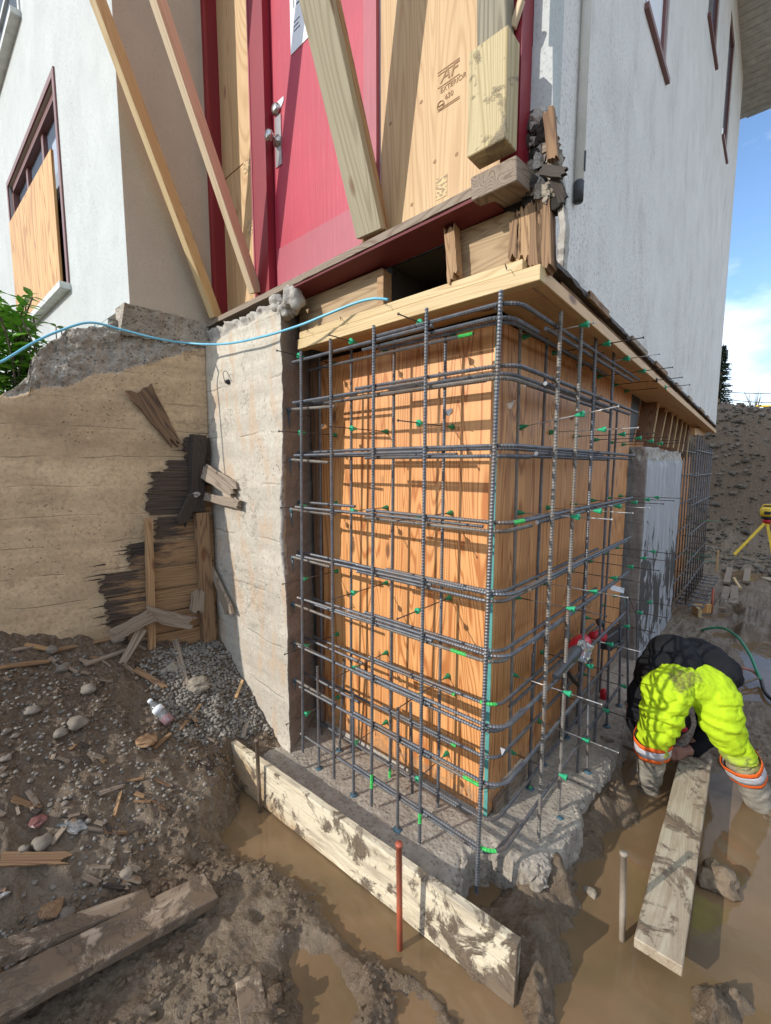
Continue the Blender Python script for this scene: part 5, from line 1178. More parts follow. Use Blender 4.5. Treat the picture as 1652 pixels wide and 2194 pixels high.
# brick bits and foil
for (a, b, s, lb, mt) in ((315, 1585, 26, 'flat brown rusty plate under the bottle', 'brown_wood'), (82, 1770, 14, 'small piece of red brick on the slope', 'maroon_wood'), (110, 1948, 18, 'brown lump of rotten wood near the lower left', 'brown_wood')):
    p = onground(a, b); m = MB(); rockmesh(m, p+V(0, 0, .004), s/F_PX*2.1, a, 2, .3, (1, 1.2, .35), sm=False); tag(m.build('fragment', mt), lb, 'fragment')
p = onground(2, 1915); m = MB(); rockmesh(m, p+V(0, 0, .008), .030, 8, 2, .8, (1, .9, .45), sm=False); tag(m.build('foil_scrap', 'chrome'), 'crumpled silver foil scrap at the left edge', 'foil')
p = onground(150, 1768); m = MB(); rockmesh(m, p+V(0, 0, .004), .045, 15, 3, .8, (1.3, .6, .2), sm=False); tag(m.build('plastic_wrap', 'clear'), 'crumpled clear plastic wrap on the slope', 'plastic')
# bottle
p0 = onground(322, 1514, .028); p1 = onground(366, 1558, .026); ax = (p1-p0).normalized()
bt = thing('bottle', 'crumpled clear plastic bottle with white cap and a little red drink', 'bottle', p1)
Lb = (p1-p0).length
MB().lathe(p0, ax, [(.012, .012), (.022, .013), (.035, .022), (.06, .030), (.075, .029), (.08, .026), (.10, .030), (Lb*.6, .029), (Lb*.64, .026), (Lb*.7, .031), (Lb-.008, .030), (Lb, .022)], 16).build('body', 'clear', bt)
MB().lathe(p0-ax*.006, ax, [(0, .013), (.016, .014), (.018, .010)], 14).build('cap', 'signwhite', bt)
MB().lathe(p0+ax*(Lb*.72), ax, [(0, .020), (.006, .0275), (Lb*.24, .027), (Lb*.26, .018)], 14).build('drink', 'drink', bt)
MB().lathe(p0+ax*.062, ax, [(0, .0306), (.03, .0304)], 14).build('label_band', 'signwhite', bt)

# ------------------------------------------------------------------ boards and stakes in the mud
P0, P1 = V(-1.40, -.575, -.105), V(.375, -.475, -.118)
tag(board('form_board', P0, P1, .235, .036, (0, .04, 1), 'muddy', rough=.0015, bev=.002, seg=26, warp=.0), 'long mud-splashed form board standing on edge in the trench', 'form board')
N0, F0 = at(480, 1931, z=-.155), at(424, 1879, z=-.155); N1, F1 = at(120, 2210, z=-.06), at(-60, 2110, z=-.02)
def flatboard(name, e0, e1, wd, th, mat, label, cat, group=None, up=V(0, 0, 1), bev=.003):
    d = (e1-e0).normalized(); o = board(name, e0, e1, wd, th, d.cross(up), mat, rough=.0015, bev=bev, seg=12); return tag(o, label, cat, group)
e0 = (N0+F0)/2; e1 = at(-40, 2160, z=-.03); wd_ = (N0-F0).length*1.05
flatboard('plank', e0, e0+(e1-e0)*1.5, .150, .038, 'muddier', 'wide mud-caked plank at the lower left, nearest the camera', 'plank', 'muddy planks')
e0 = at(318, 1925, z=-.13); e1 = at(-60, 2065, z=.02); flatboard('plank', e0, e0+(e1-e0)*1.3, .075, .038, 'muddier', 'narrow mud-caked plank lying behind the wide one at the lower left', 'plank', 'muddy planks')
e0 = at(532, 2098, z=-.17); e1 = at(560, 2300, z=-.20); flatboard('plank', e0, e1, .085, .036, 'muddier', 'short plank end rising out of the mud at the bottom edge', 'plank', 'muddy planks')
a_, b_ = at(1408, 2050, z=-.130), at(1493, 1618, z=-.120); flatboard('plank', a_, b_, .150, .042, 'wetpanel', 'wide pale plank lying in the water under the worker', 'plank')
def stake(bx, by, ty, r, mat, label, tx_=None, z=WZ):
    b = at(bx, by, z=z); z_ = z
    for z_ in np.arange(z, 1, .003):
        if proj((b.x, b.y, z_))[1] < ty: break
    t_ = at(tx_, ty, y=b.y) if tx_ else V(b.x, b.y, z_); m = MB(); P_ = [b-V(0, 0, .06)]+[b.lerp(t_, k/8) for k in range(9)]
    m.lathe(b-V(0, 0, .06), t_-(b-V(0, 0, .06)), [(0, r), (((t_-b).length+.06)*.5, r*1.0), ((t_-b).length+.052, r), ((t_-b).length+.053, r*1.25), ((t_-b).length+.062, r*1.2)], 14); return tag(m.build('stake', mat), label, 'stake', 'steel stakes')
MAT['orangestake'] = steel('orange painted stake', (0.55, 0.13, 0.06), (0.42, 0.10, 0.06), .5, 0.0, .8)
MAT['greystake'] = steel('muddy grey stake', (0.42, 0.36, 0.28), (0.30, 0.25, 0.19), .6, 0.0, .5)
MAT['brownstake'] = steel('rusty brown stake', (0.13, 0.085, 0.06), (0.22, 0.17, 0.12), .6, 0.1, .5)
stake(558, 1740, 1585, .0105, 'brownstake', 'rusty stake driven at the far end of the form board', 550)
stake(857, 2033, 1808, .0115, 'orangestake', 'worn orange stake driven beside the form board', 855)
stake(1334, 2014, 1828, .0115, 'greystake', 'pale muddy stake standing in the open water', 1336)
m = MB(); p = at(1538, 1885, z=WZ+.015); rockmesh(m, p, .072, 8, 3, .42, (1.1, .95, .85), sm=False); tag(m.build('rock', 'mudrock'), 'angular wet rock sitting in the water beside the pale plank', 'rock')
for k, (a, b, s, lb) in enumerate([(1225, 1660, .03, 'grey shard on the mud below the footing edge'), (1265, 1915, .03, 'small pointed stone at the edge of the pond'), (1145, 1890, .045, 'dark stone under the footing corner'), (1035, 1895, .03, 'small wet stone below the corner bar')]):
    m = MB(); rockmesh(m, onground(a, b), s, 60+k, 2, .4, (1, .7, .8), sm=False); tag(m.build('stone', 'chunk'), lb, 'stone')
stick('sliver', at(1075, 1872, z=-.17), at(1162, 1874, z=-.17), .012, .006, (0, 1, 0), 'lumber', 'thin pale wood sliver under the footing corner', 'stick', 99)
for (a, b, lb) in ((1092, 1650, 'teal epoxy blot on the footing near the corner'), (1200, 1752, 'blue epoxy blot at the footing edge'), (1213, 1812, 'teal epoxy scrap in the mud under the footing edge')):
    m = MB(); rockmesh(m, at(a, b, z=FZ+.005) if b < 1800 else onground(a, b, .01), .015, a % 17, 2, .4, (1, 1, .4)); tag(m.build('epoxy_blot', 'epoxy'), lb, 'epoxy')

# ------------------------------------------------------------------ worker bending over in the trench
def capsules(name, chains, vox, mat, parent=None, smooth_it=6, folds=None, extra=None):
    """limbs as chains of (point, radius): tapered tubes plus balls, fused to one skin by a voxel remesh"""
    m = MB()
    for ch in chains:
        P = [Vector(p) for p, r in ch]; Rr = [r for p, r in ch]; pp = []; rr = []
        for i in range(len(P)-1):
            n = max(2, int((P[i+1]-P[i]).length/0.012))
            for k in range(n): t = k/n; pp.append(P[i].lerp(P[i+1], t)); tt = t*t*(3-2*t); rr.append(Rr[i]*(1-tt)+Rr[i+1]*tt)
        pp.append(P[-1]); rr.append(Rr[-1])
        for p, r in zip(pp[::2], rr[::2]):
            bm = bmesh.new(); bmesh.ops.create_icosphere(bm, subdivisions=2, radius=r); m.add([v.co+p for v in bm.verts], [tuple(x.index for x in f.verts) for f in bm.faces]); bm.free()
        p, r = pp[-1], rr[-1]; bm = bmesh.new(); bmesh.ops.create_icosphere(bm, subdivisions=2, radius=r); m.add([v.co+p for v in bm.verts], [tuple(x.index for x in f.verts) for f in bm.faces]); bm.free()
    if extra: extra(m)
    me = bpy.data.meshes.new('tmp'); me.from_pydata(m.v, [], m.f); o = bpy.data.objects.new('tmp', me); COL.objects.link(o)
    r_ = o.modifiers.new('r', 'REMESH'); r_.mode = 'VOXEL'; r_.voxel_size = vox
    s_ = o.modifiers.new('s', 'SMOOTH'); s_.factor = 0.6; s_.iterations = smooth_it
    dg = bpy.context.evaluated_depsgraph_get(); dg.update(); ev = bpy.data.meshes.new_from_object(o.evaluated_get(dg)); bpy.data.objects.remove(o)
    nv = len(ev.vertices); co = np.empty(nv*3); ev.vertices.foreach_get('co', co); co = co.reshape(-1, 3)
    if folds:
        no = np.empty(nv*3); ev.vertices.foreach_get('normal', no); no = no.reshape(-1, 3); co = co+no*folds(co)[:, None]
    b = MB(); b.v = co.tolist(); b.f = [tuple(p.vertices) for p in ev.polygons]; b.mi = [0]*len(b.f); b.sm = [True]*len(b.f)
    return b.build(name, mat, parent)
D = lambda px, py, d: at(px, py, d=d)
person = None
jawd = 2.72
body_ch = [
    [(D(1480, 1445, 2.42), .10), (D(1462, 1420, 2.58), .11), (D(1440, 1440, 2.74), .12), (D(1432, 1500, 2.80), .05), (D(1435, 1540, 2.80), .088), (D(1437, 1562, 2.78), .075)],
    [(D(1440, 1455, 2.40), .085), (D(1408, 1565, 2.38), .065), (D(1397, 1620, 2.44), .05), (D(1391, 1700, 2.52), .042), (D(1388, 1735, 2.56), .045)],
    [(D(1520, 1462, 2.38), .085), (D(1565, 1585, 2.31), .065), (D(1605, 1662, 2.35), .05), (D(1640, 1770, 2.42), .042), (D(1655, 1810, 2.44), .045)],
    [(D(1385, 1435, 2.78), .06), (D(1358, 1520, 2.68), .045), (D(1378, 1600, 2.60), .032), (D(1392, 1632, 2.58), .026)],
    [(D(1492, 1440, 2.76), .06), (D(1518, 1560, 2.66), .045), (D(1482, 1606, 2.60), .030), (D(1462, 1612, 2.58), .026)]]
def hand(wr, dr, nrm, s=1.0, curl=.8):
    dr = dr.normalized(); nrm = nrm.normalized(); side = dr.cross(nrm).normalized(); ch = []
    for k in range(4): ch.append([(wr+side*(.006*(k-1.5)), .018*s), (wr+dr*.045+side*(.019*(k-1.5)), .0135*s)])
    for k, L in enumerate((.062, .072, .068, .052)):
        p = wr+dr*.048+side*(.0195*(k-1.5)); d = (dr*math.cos(curl*.5)-nrm*math.sin(curl*.5)); a = p+d*L*.45; d2 = (dr*math.cos(curl*1.3)-nrm*math.sin(curl*1.3)); b_ = a+d2*L*.33; d3 = (dr*math.cos(curl*2)-nrm*math.sin(curl*2)); c = b_+d3*L*.25
        ch.append([(p, .0098*s), (a, .0088*s), (b_, .0082*s), (c, .0070*s)])
    t0 = wr+dr*.012-side*.022; t1_ = t0-side*.022+dr*.022-nrm*.008; t2_ = t1_+dr*.026-nrm*.012-side*.004; ch.append([(t0, .014*s), (t1_, .0115*s), (t2_, .0088*s)])
    return ch
wrR = D(1464, 1612, 2.58); wrL = D(1392, 1634, 2.58)
body_ch += hand(wrR, D(1436, 1616, 2.56)-wrR, V(-_f[0], -_f[1], .3), 1.15, .7)
body_ch += hand(wrL, V(.02, .02, -1), V(-_f[0], -_f[1], 0), 1.1, .6)
hd_c = D(1436, 1545, 2.79)
def face(m):
    # nose, ears and jaw of the lowered head (it hangs behind the left thigh)
    dn = V(-.25, .45, -.85).normalized()
    for off, r in ((dn*.0+V(-.06, .05, -.04), .018), (V(.082, .02, 0), .016), (V(-.075, -.03, .01), .016), (V(-.03, .06, -.075), .04)):
        bm = bmesh.new(); bmesh.ops.create_icosphere(bm, subdivisions=2, radius=r); m.add([v.co+hd_c+off for v in bm.verts], [tuple(x.index for x in f.verts) for f in bm.faces]); bm.free()
person = capsules('person', body_ch, .0065, 'skin', None, 3, None, face)
tag(person, 'worker in fluorescent yellow trousers and black jacket bending over in the water', 'person')
def folds_p(co):
    x = co@_r; z = co[:, 2]; y = co@_f0
    d = co-CAM; zz = d@_f; px = CX+F_PX*(d@_r)/zz; py = CY-F_PX*(d@_u)/zz; front = (zz < 2.36)
    a = fbm(x*8+1, z*13+y*4, 4, 61, .55)*.013
    cr = 1-np.abs(fbm(x*5+z*3, z*11-x*4, 3, 66, .5))*3.2; a = a-np.clip(cr, 0, 1)**2*.019*sstep(-.4, .5, fbm(x*3, z*3, 2, 68)+.25)
    cr2 = 1-np.abs(fbm(x*9-z*6+7, z*17+x*8, 3, 86, .5))*3.0; a = a+np.clip(cr2, 0, 1)**2*.008*sstep(-.2, .5, fbm(x*4+9, z*4, 2, 88))
    knee = np.exp(-((py-1560)/42)**2); a = a+knee*np.sin(z*95+x*30+3*fbm(x*6, z*6, 2, 5))*.006
    seam = np.exp(-((px-1489-(py-1430)*.02)/3.0)**2)*sstep(1560, 1480, py); a = a-.007*seam*front
    pk = sstep(1536, 1540, px)*sstep(1592, 1588, px)*sstep(1482, 1485, py)*sstep(1514, 1510, py); a = a+.007*pk*front
    pk2 = sstep(1548, 1552, px)*sstep(1604, 1600, px)*sstep(1516, 1519, py)*sstep(1575, 1570, py); a = a+.004*pk2*front
    wb = np.exp(-((py-1412)/9)**2); a = a+.004*wb*np.sin(px*.45)
    return a
tr = capsules('trousers', [
    [(D(1442, 1466, 2.36), .120), (D(1515, 1470, 2.36), .118)],
    [(D(1445, 1450, 2.42), .102), (D(1525, 1458, 2.42), .098)],
    [(D(1442, 1450, 2.42), .105), (D(1430, 1480, 2.34), .128), (D(1419, 1525, 2.33), .112), (D(1410, 1560, 2.345), .100), (D(1402, 1585, 2.38), .088), (D(1397, 1612, 2.41), .080)],
    [(D(1528, 1458, 2.42), .100), (D(1526, 1488, 2.34), .122), (D(1540, 1532, 2.30), .104), (D(1558, 1575, 2.295), .093), (D(1580, 1615, 2.31), .086), (D(1600, 1650, 2.33), .080)]],
    .0068, 'hiviz', person, 6, folds_p)
pk = MB(); q_ = [D(1540, 1488, 2.205), D(1590, 1484, 2.245), D(1592, 1506, 2.235), D(1545, 1512, 2.19)]
def tape(p, r, d, w_, mat, nm):
    ax = Vector(d).normalized(); m = MB(); n = 26; ref = ax.cross(V(0, 0, 1)).normalized(); b = ax.cross(ref); vs = []
    for k in range(4):
        h = (-.5+k/3)*w_
        for a in range(n):
            t = 2*math.pi*a/n; rr = r*(1+.05*math.sin(3*t+1)+.02*math.sin(7*t)); vs.append(Vector(p)+ax*h+ref*math.cos(t)*rr+b*math.sin(t)*rr)
    fs = [(k*n+a, k*n+(a+1) % n, (k+1)*n+(a+1) % n, (k+1)*n+a) for k in range(3) for a in range(n)]
    m.add(vs, fs, 0, True); o = m.build(nm, mat, tr); so = o.modifiers.new('s', 'SOLIDIFY'); so.thickness = .003; return o
dl = (D(1396, 1645, 2.44)-D(1402, 1570, 2.36)); dr_ = (D(1619, 1690, 2.36)-D(1575, 1600, 2.30))
pl_ = D(1396, 1594, 2.39)
tape(pl_, .089, dl, .056, 'silver', 'reflective_tape'); tape(pl_-dl.normalized()*.040, .0915, dl, .026, 'orange', 'orange_tape'); tape(pl_+dl.normalized()*.040, .086, dl, .026, 'orange', 'orange_tape')
pr_ = D(1595, 1643, 2.325)
tape(pr_, .089, dr_, .056, 'silver', 'reflective_tape'); tape(pr_-dr_.normalized()*.040, .0915, dr_, .026, 'orange', 'orange_tape'); tape(pr_+dr_.normalized()*.040, .086, dr_, .026, 'orange', 'orange_tape')
for s_, ch in (('l', [(D(1396, 1605, 2.41), .072), (D(1393, 1645, 2.45), .070), (D(1391, 1690, 2.50), .055), (D(1389, 1725, 2.55), .05)]), ('r', [(D(1602, 1655, 2.34), .072), (D(1620, 1705, 2.37), .070), (D(1637, 1765, 2.41), .056), (D(1652, 1810, 2.45), .052)])):
    capsules('boot', [ch, [(ch[-1][0], .045), (ch[-1][0]+V(-.05, .10, -.02), .04)]], .009, 'boot', person, 3, lambda co: fbm(co@_r*14, co[:, 2]*20, 4, 71)*.012)
def folds_j(co):
    x = co@_r; z = co[:, 2]; return fbm(x*7+5, z*9+(co@_f0)*6, 4, 81, .55)*.022
capsules('jacket', [
    [(D(1455, 1432, 2.42), .118), (D(1440, 1410, 2.55), .142), (D(1428, 1430, 2.72), .140)],
    [(D(1530, 1438, 2.42), .112), (D(1500, 1415, 2.55), .135), (D(1480, 1430, 2.72), .115)],
    [(D(1420, 1440, 2.44), .105), (D(1405, 1440, 2.56), .115), (D(1400, 1450, 2.72), .11)],
    [(D(1540, 1440, 2.46), .100), (D(1566, 1452, 2.48), .065)],
    [(D(1398, 1440, 2.70), .090), (D(1372, 1490, 2.62), .078), (D(1366, 1540, 2.58), .066), (D(1378, 1590, 2.58), .050)],
    [(D(1492, 1445, 2.76), .085), (D(1518, 1540, 2.66), .068), (D(1512, 1580, 2.63), .058), (D(1486, 1604, 2.60), .046)]],
    .011, 'jacket', person, 5, folds_j)
m = MB(); rockmesh(m, hd_c+V(.01, -.02, .03), .098, 3, 3, .05, (1, 1.05, 1)); m.build('hair', 'hair', person)
tl = MB(); tl.lathe(D(1472, 1563, 2.55), (_r[0]*-1, _r[1]*-1, .2), [(0, .01), (.02, .018), (.06, .018), (.07, .010)], 12); tag(tl.build('hand_tool', 'toolred'), 'small red tool held between the legs of the worker', 'tool')

# ------------------------------------------------------------------ drill in a plastic bag, small torch, tag
dt = thing('cordless_drill', 'red cordless rebar tool wrapped in a clear bag and jammed among the side bars', 'power tool', at(1265, 1370, x=.22))
c = lambda a, b, x=.16: at(a, b, x=x)
m = MB(); ax0 = c(1245, 1388); ax1 = c(1275, 1335)
m.lathe(c(1232, 1396), c(1282, 1338)-c(1232, 1396), [(0, .026), (.012, .044), (.06, .056), (.13, .052), (.17, .036), (.175, .018)], 16); m.build('shell', 'toolred', dt)
gr = MB(); p, q = c(1272, 1365), c(1322, 1358); gr.lathe(p, q-p, [(0, .032), (.05, .032), (.10, .042), (.15, .044)], 12); gr.build('grip', 'toolred', dt)
bt_ = board('battery', c(1290, 1378), c(1330, 1350), .085, .055, (0, 0, 1), 'black', dt, bev=.008); board('battery_base', c(1300, 1388), c(1327, 1372), .03, .06, (0, 0, 1), 'toolgrey', dt, bev=.004)
MB().lathe(c(1284, 1332), c(1300, 1350)-c(1284, 1332), [(0, .022), (.05, .024), (.06, .016)], 12).build('side_handle', 'toolgrey', dt)
m = MB(); p, q = c(1236, 1392, .22), c(1188, 1452, .24); L = (q-p).length; m.lathe(p, q-p, [(0, .026), (.04, .032), (.10, .030), (.14, .020), (L-.03, .018), (L, .010)], 14); m.build('chuck', 'toolgrey', dt)
m = MB(); rockmesh(m, c(1248, 1395, .235), .052, 9, 2, .5, (.8, 1, 1.1), sm=False); m.build('plastic_bag', 'clear', dt)
t2 = thing('grease_tube', 'small black and red tube standing by the foot of the side form', 'tube', at(1290, 1525, x=.1))
MB().lathe(at(1291, 1530, x=.10), (0, 0, 1), [(0, .022), (.10, .024), (.12, .014)], 12).build('tube_body', 'black', t2); MB().lathe(at(1291, 1530, x=.10)+V(0, 0, .12), (0.05, 0, 1), [(0, .026), (.06, .028), (.075, .012)], 12).build('tube_cap', 'toolred', t2)
t3 = thing('glue_gun', 'slim black and pink handle caught between the side bars', 'tool', at(1222, 1450, x=.1))
m = MB(); m.tube(smooth([at(1213, 1432, x=.14), at(1224, 1452, x=.14), at(1240, 1470, x=.14)], 4), .012, 8); m.build('handle', 'black', t3); MB().lathe(at(1216, 1436, x=.14), (.1, -.1, 1), [(0, .014), (.04, .012)], 10).build('tip', 'toolred', t3)
tg_ = thing('paper_tag', 'white printed tag on a black cord above the red tool', 'tag', at(1322, 1262, x=.2)); q = [at(a, b, x=.2) for a, b in ((1310, 1259), (1326, 1256), (1336, 1263), (1320, 1268))]
board('card', at(1309, 1258, x=.2), at(1337, 1266, x=.2), .034, .002, (0, .2, 1), 'signwhite', tg_, bev=0); MB().tube(smooth([at(a, b, x=.2) for a, b in ((1330, 1260), (1345, 1275), (1360, 1310), (1372, 1345), (1390, 1362), (1391, 1374), (1384, 1376))], 4), .0022, 5).build('cord', 'black', tg_)
# the same tag's blue cord
tag(MB().tube(smooth([at(a, b, x=.15) for a, b in ((1331, 1262), (1338, 1285), (1344, 1310), (1350, 1335))], 4), .0022, 5).build('cord', 'blue'), 'thin blue cord hanging below the white tag', 'cord')
# hose and pipes right of the worker
hz = thing('garden_hose', 'green hose arching out of the puddle behind the worker', 'hose', at(1520, 1350, z=-.2))
MB().tube(smooth([at(1500, 1352, z=-.19), at(1520, 1346, z=-.10), at(1550, 1346, z=-.05), at(1580, 1365, z=-.04), at(1605, 1400, z=-.07), at(1622, 1440, z=-.14), at(1630, 1458, z=-.19)], 6), .012, 8).build('hose_run', 'hose', hz)
tag(MB().tube(smooth([at(1586, 1430, z=-.13), at(1612, 1438, z=-.15), at(1628, 1452, z=-.19)], 4), .010, 8).build('pipe_piece', 'orangestake'), 'short rusty pipe touching the end of the hose, upper one', 'pipe')
tag(MB().tube([at(1586, 1466, z=-.19), at(1626, 1452, z=-.17)], .009, 8).build('pipe_piece', 'brownstake'), 'short rusty pipe touching the end of the hose, lower one', 'pipe')
tag(MB().tube(smooth([at(1630, 1455, z=-.19), at(1640, 1485, z=-.2), at(1668, 1510, z=-.2)], 4), .014, 8).build('dark_pipe', 'black'), 'dark pipe running off from the hose end at the right edge', 'pipe')
tag(MB().tube([at(1290, 1580, z=-.03), at(1362, 1608, z=-.20)], .011, 8).build('pipe_piece', 'brownstake'), 'brown rod lying off the footing edge beside the worker', 'pipe')

# ------------------------------------------------------------------ far yard
ob = thing('timber_block', 'pale strand board offcut, two pieces joined at a corner, beyond the worker', 'timber block', at(1500, 1310, z=-.2))
b0 = at(1487, 1312, z=-.19); xw = V(*_r); fw = V(*_f0)
board('wide_piece', b0+V(0, 0, .05), b0+xw*.20+V(0, 0, .05), .11, .035, (0, 0, 1), 'ply_swirl', ob); board('end_piece', b0-xw*.03-fw*.03+V(0, 0, .05), b0-xw*.09-fw*.22+V(0, 0, .045), .13, .035, (0, 0, 1), 'lumber', ob)
for k, (a, b, wd, mt, lb) in enumerate([((1556, 1254), (1564, 1222), .085, 'grey_wood', 'short timber offcut on the far mud, nearest the bank on the left'), ((1598, 1253), (1602, 1224), .085, 'grey_wood', 'short timber offcut on the far mud beside the brown pool'), ((1545, 1312), (1558, 1264), .085, 'grey_wood', 'long timber offcut left of the near pair'), ((1571, 1300), (1574, 1262), .085, 'grey_wood', 'timber offcut right of the near pair'), ((1586, 1268), (1572, 1244), .03, 'lumber', 'thin pale slat leaning between the offcuts'), ((1535, 1228), (1548, 1180), .03, 'lumber_o', 'thin peg leaning near the far cage')]):
    p, q = onground(*a, .03), onground(*b, .03)
    if k == 5: q = p+V(0, 0, .35)
    tag(board('offcut', p, q, wd, .04, (q-p).cross(V(0, 0, 1)) if k != 5 else (1, 0, 0), mt), lb, 'offcut', 'offcuts on the far mud')
p = onground(1650, 1248, .02); flatboard('panel_offcut', p, p+V(.9, .6, 0), .45, .02, 'wetpanel', 'pale sheet offcut lying at the right edge of the far mud', 'board')
p = onground(1524, 1315); tag(MB().tube([p, p+V(0, 0, .32)], .012, 8).build('stake', 'orangestake'), 'thin rusty stake standing in the far mud', 'stake', 'steel stakes')
# laser level on its tripod
tp = at(1565, 1197, z=-.27); dT = (Vector(tp)-Vector(CAM)).dot(V(*_f)); hub = at(1643, 1117, d=dT)
tv = thing('laser_level', 'yellow laser level on a yellow tripod in front of the soil bank', 'tripod', (hub.x, hub.y, -.27))
for d_, nm in ((at(1565, 1197, d=dT)-hub, 'leg'), (at(1658, 1200, d=dT*.97)-hub, 'leg'), (at(1735, 1185, d=dT*1.06)-hub, 'leg')):
    lg_ = board('leg', hub+V(0, 0, .0), hub+d_*.98, .05, .03, (1, 0, 0), 'yellow', tv); MB().lathe(hub+d_*.97, d_, [(0, .018), (.04, .004)], 8).build('foot', 'black', lg_)
MB().lathe(hub-V(0, 0, .04), (0, 0, 1), [(0, .06), (.06, .075), (.075, .06)], 14).build('tripod_head', 'toolred', tv)
MB().lathe(hub+V(0, 0, .035), (0, 0, 1), [(0, .05), (.03, .10), (.07, .10)], 16).build('level_base', 'black', tv)
hb = MB(); hb.lathe(hub+V(0, 0, .106), (0, 0, 1), [(0, .115), (.07, .125), (.15, .125), (.18, .09)], 18); hb.tube([hub+V(-.1, 0, .28), hub+V(-.07, 0, .34), hub+V(.07, 0, .34), hub+V(.1, 0, .28)], .012, 8); hb.build('level_housing', 'yellow', tv)
MB().box(hub.x-.05, hub.x+.05, hub.y-.135, hub.y-.12, hub.z+.15, hub.z+.21).build('display', 'black', tv)
# stones on the bank
bs = MB(); rnd = random.Random(77); cnt = 0
while cnt < 3600:
    x = rnd.uniform(-3, 3.2); y = rnd.uniform(7.8, 14.5); z = gz(x, y)
    s = rnd.uniform(.012, .06)*(1.8 if rnd.random() < .06 else 1); rockmesh(bs, (x, y, z+s*.1), s, rnd.randrange(999), 1, .4, (1, .8, .6), sm=False); cnt += 1
tag(bs.build('bank_stones', 'bankstone'), 'stones scattered over the dark soil bank', 'stones', kind='stuff')
# spruce, utility pole with wires, yellow barrier on top of the bank
def spruce(base, h, r0, label):
    t = thing('spruce_tree', label, 'tree', base); MB().lathe(base, (0, 0, 1), [(0, .16), (h*.5, .10), (h, .015)], 8).build('trunk', 'bark', t); m = MB(); rn = random.Random(4)
    nl_ = 46
    for k in range(nl_):
        z = h*.10+h*.89*k/nl_; rr = r0*(1-z/h)**.8*rn.uniform(.75, 1.15)+.08
        for q in range(7):
            a = rn.random()*6.283; d = V(math.cos(a), math.sin(a), -.18); L = rr*rn.uniform(.7, 1.1)
            for s_ in range(9):
                p = base+V(0, 0, z)+d*L*(.25+.75*s_/8)
                for e in range(3):
                    b_ = rn.random()*6.283; v1 = V(math.cos(b_), math.sin(b_), rn.uniform(-.9, .1))*rn.uniform(.10, .26)*(1.2-s_/14); v2 = v1.cross(V(0, 0, 1)).normalized()*.05
                    m.add([p-v2, p+v2, p+v1], [(0, 1, 2)])
    m.build('crown', 'needle', t)
b = at(1540, 870, d=27); b = V(b.x, b.y, 3.2); spruce(b, 5.9, 1.0, 'dark spruce showing past the corner of the house')
up = at(1556, 850, d=24); t = thing('utility_pole', 'pale wooden pole stub on top of the soil bank', 'pole', (up.x, up.y, 3.2)); MB().lathe((up.x, up.y, 3.2), (0, 0, 1), [(0, .22), (1.05, .20)], 10).build('pole', 'grey_wood', t)
for k, (za, lb) in enumerate(((826, 'upper overhead wire crossing the sky'), (842, 'lower overhead wire crossing the sky'))):
    a = at(1556, za+14, d=24); b = at(1800, za-20+10*k, d=30); P_ = [a.lerp(b, s/12)-V(0, 0, .5*math.sin(math.pi*s/12)) for s in range(13)]; tag(MB().tube(P_, .022, 5).build('overhead_wire', 'black'), lb, 'wire')
br_ = thing('barrier', 'yellow railing at the top of the soil bank', 'barrier', at(1640, 885, d=20)); y0 = at(1622, 870, d=20); y1 = at(1760, 872, d=20)
for dz in (0, -.45): MB().tube([y0+V(0, 0, dz), y1+V(0, 0, dz)], .05, 8).build('rail', 'yellow', br_)
for k in range(4): q = y0.lerp(y1, k/3); MB().tube([q+V(0, 0, .03), q+V(0, 0, -1.1)], .04, 8).build('post', 'yellow', br_)
sb_ = thing('bare_shrub', 'leafless shrub standing up from the bank against the sky', 'shrub', at(1610, 880, d=26)); m = MB(); rn = random.Random(9); p0 = at(1618, 880, d=26)-V(0, 0, .5)
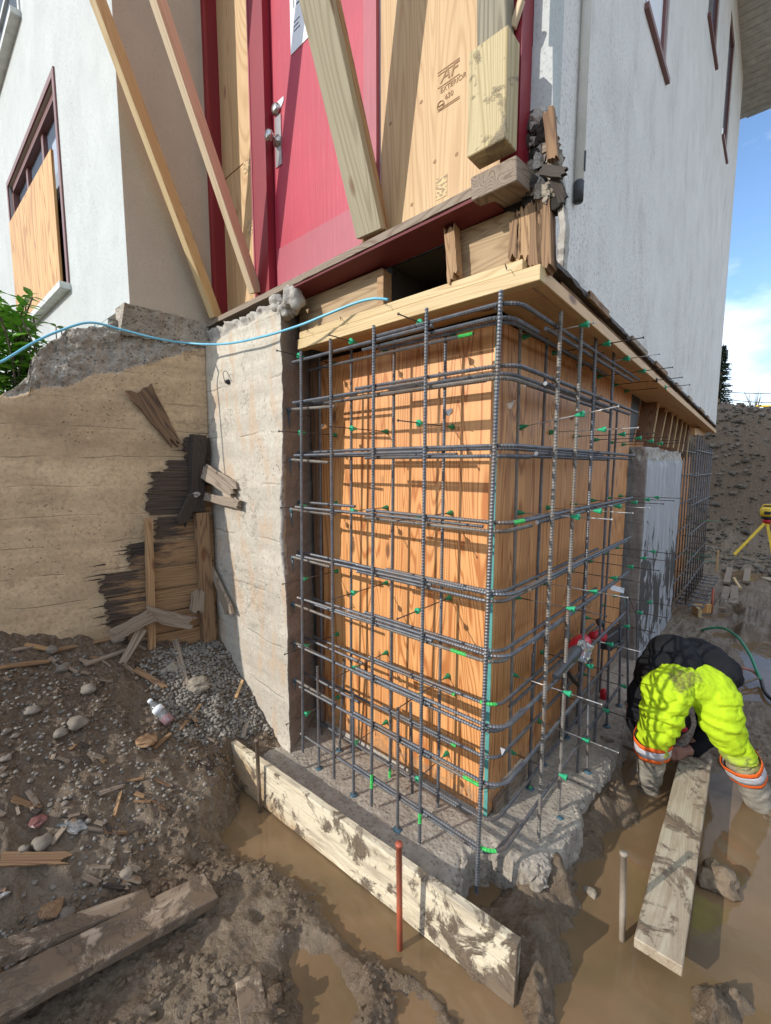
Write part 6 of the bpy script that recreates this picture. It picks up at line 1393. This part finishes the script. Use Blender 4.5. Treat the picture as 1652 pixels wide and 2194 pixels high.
for k in range(14): a = rn.uniform(-1, 1); m.tube([p0, p0+V(*_r)*a*.5+V(0, 0, 1.1), p0+V(*_r)*a*.9+V(0, 0, rn.uniform(1.4, 2.3))], .02, 4, rr=[.02, .012, .005])
m.build('twigs', 'bark', sb_)

# ------------------------------------------------------------------ leafy shrub behind the broken wall
bush = thing('shrub', 'green leafy shrub growing behind the broken wall at the left edge', 'shrub', (-2.9, -1.35, 1.6))
rn = random.Random(12); lv = MB(); stm = MB()
def leafat(p, d, n, L, W):
    d = d.normalized(); s = d.cross(n).normalized(); n = s.cross(d); c = lambda t, w, h: p+d*L*t+s*W*w+n*L*h
    lv.add([c(0, 0, 0), c(.25, .42, .03), c(.25, -.42, .03), c(.55, .48, .0), c(.55, -.48, .0), c(1, 0, -.16), c(.25, 0, -.02), c(.6, 0, -.05)], [(0, 6, 1), (0, 2, 6), (1, 6, 7, 3), (6, 2, 4, 7), (3, 7, 5), (7, 4, 5)])
for k in range(64):
    tip = at(rn.uniform(-70, 112), 0, d=2)*0; px = rn.uniform(-90, 108); pyt = 622+rn.random()**1.1*190+max(0, px-70)*1.6; xx = rn.uniform(-2.9, -2.42)
    tip = at(px, pyt, x=xx); base = V(tip.x-.15+rn.uniform(-.2, .2), tip.y+rn.uniform(-.2, .2), 1.62); mid = base.lerp(tip, .6)+V(rn.uniform(-.05, .05), rn.uniform(-.05, .05), .05)
    P_ = smooth([base, mid, tip], 5); stm.tube(P_, .005, 5)
    for q in range(4, len(P_)):
        for s_ in range(3):
            a = rn.random()*6.283; d = V(math.cos(a), math.sin(a), rn.uniform(-.35, .5)); leafat(P_[q], d, V(rn.uniform(-.3, .3), rn.uniform(-.4, .1), 1).normalized(), rn.uniform(.07, .125), rn.uniform(.034, .052))
for (a, b) in ((132, 706), (150, 712), (120, 700)):
    tip = at(a, b, x=-2.4)
    for s_ in range(4): q = rn.random()*6.28; leafat(tip, V(math.cos(q), math.sin(q), .3), V(0, -.3, 1), .05, .025)
    stm.tube([tip-V(.05, 0, .3), tip], .003, 4)
lv.build('leaves', 'leaf', bush); stm.build('stems', 'bark', bush)
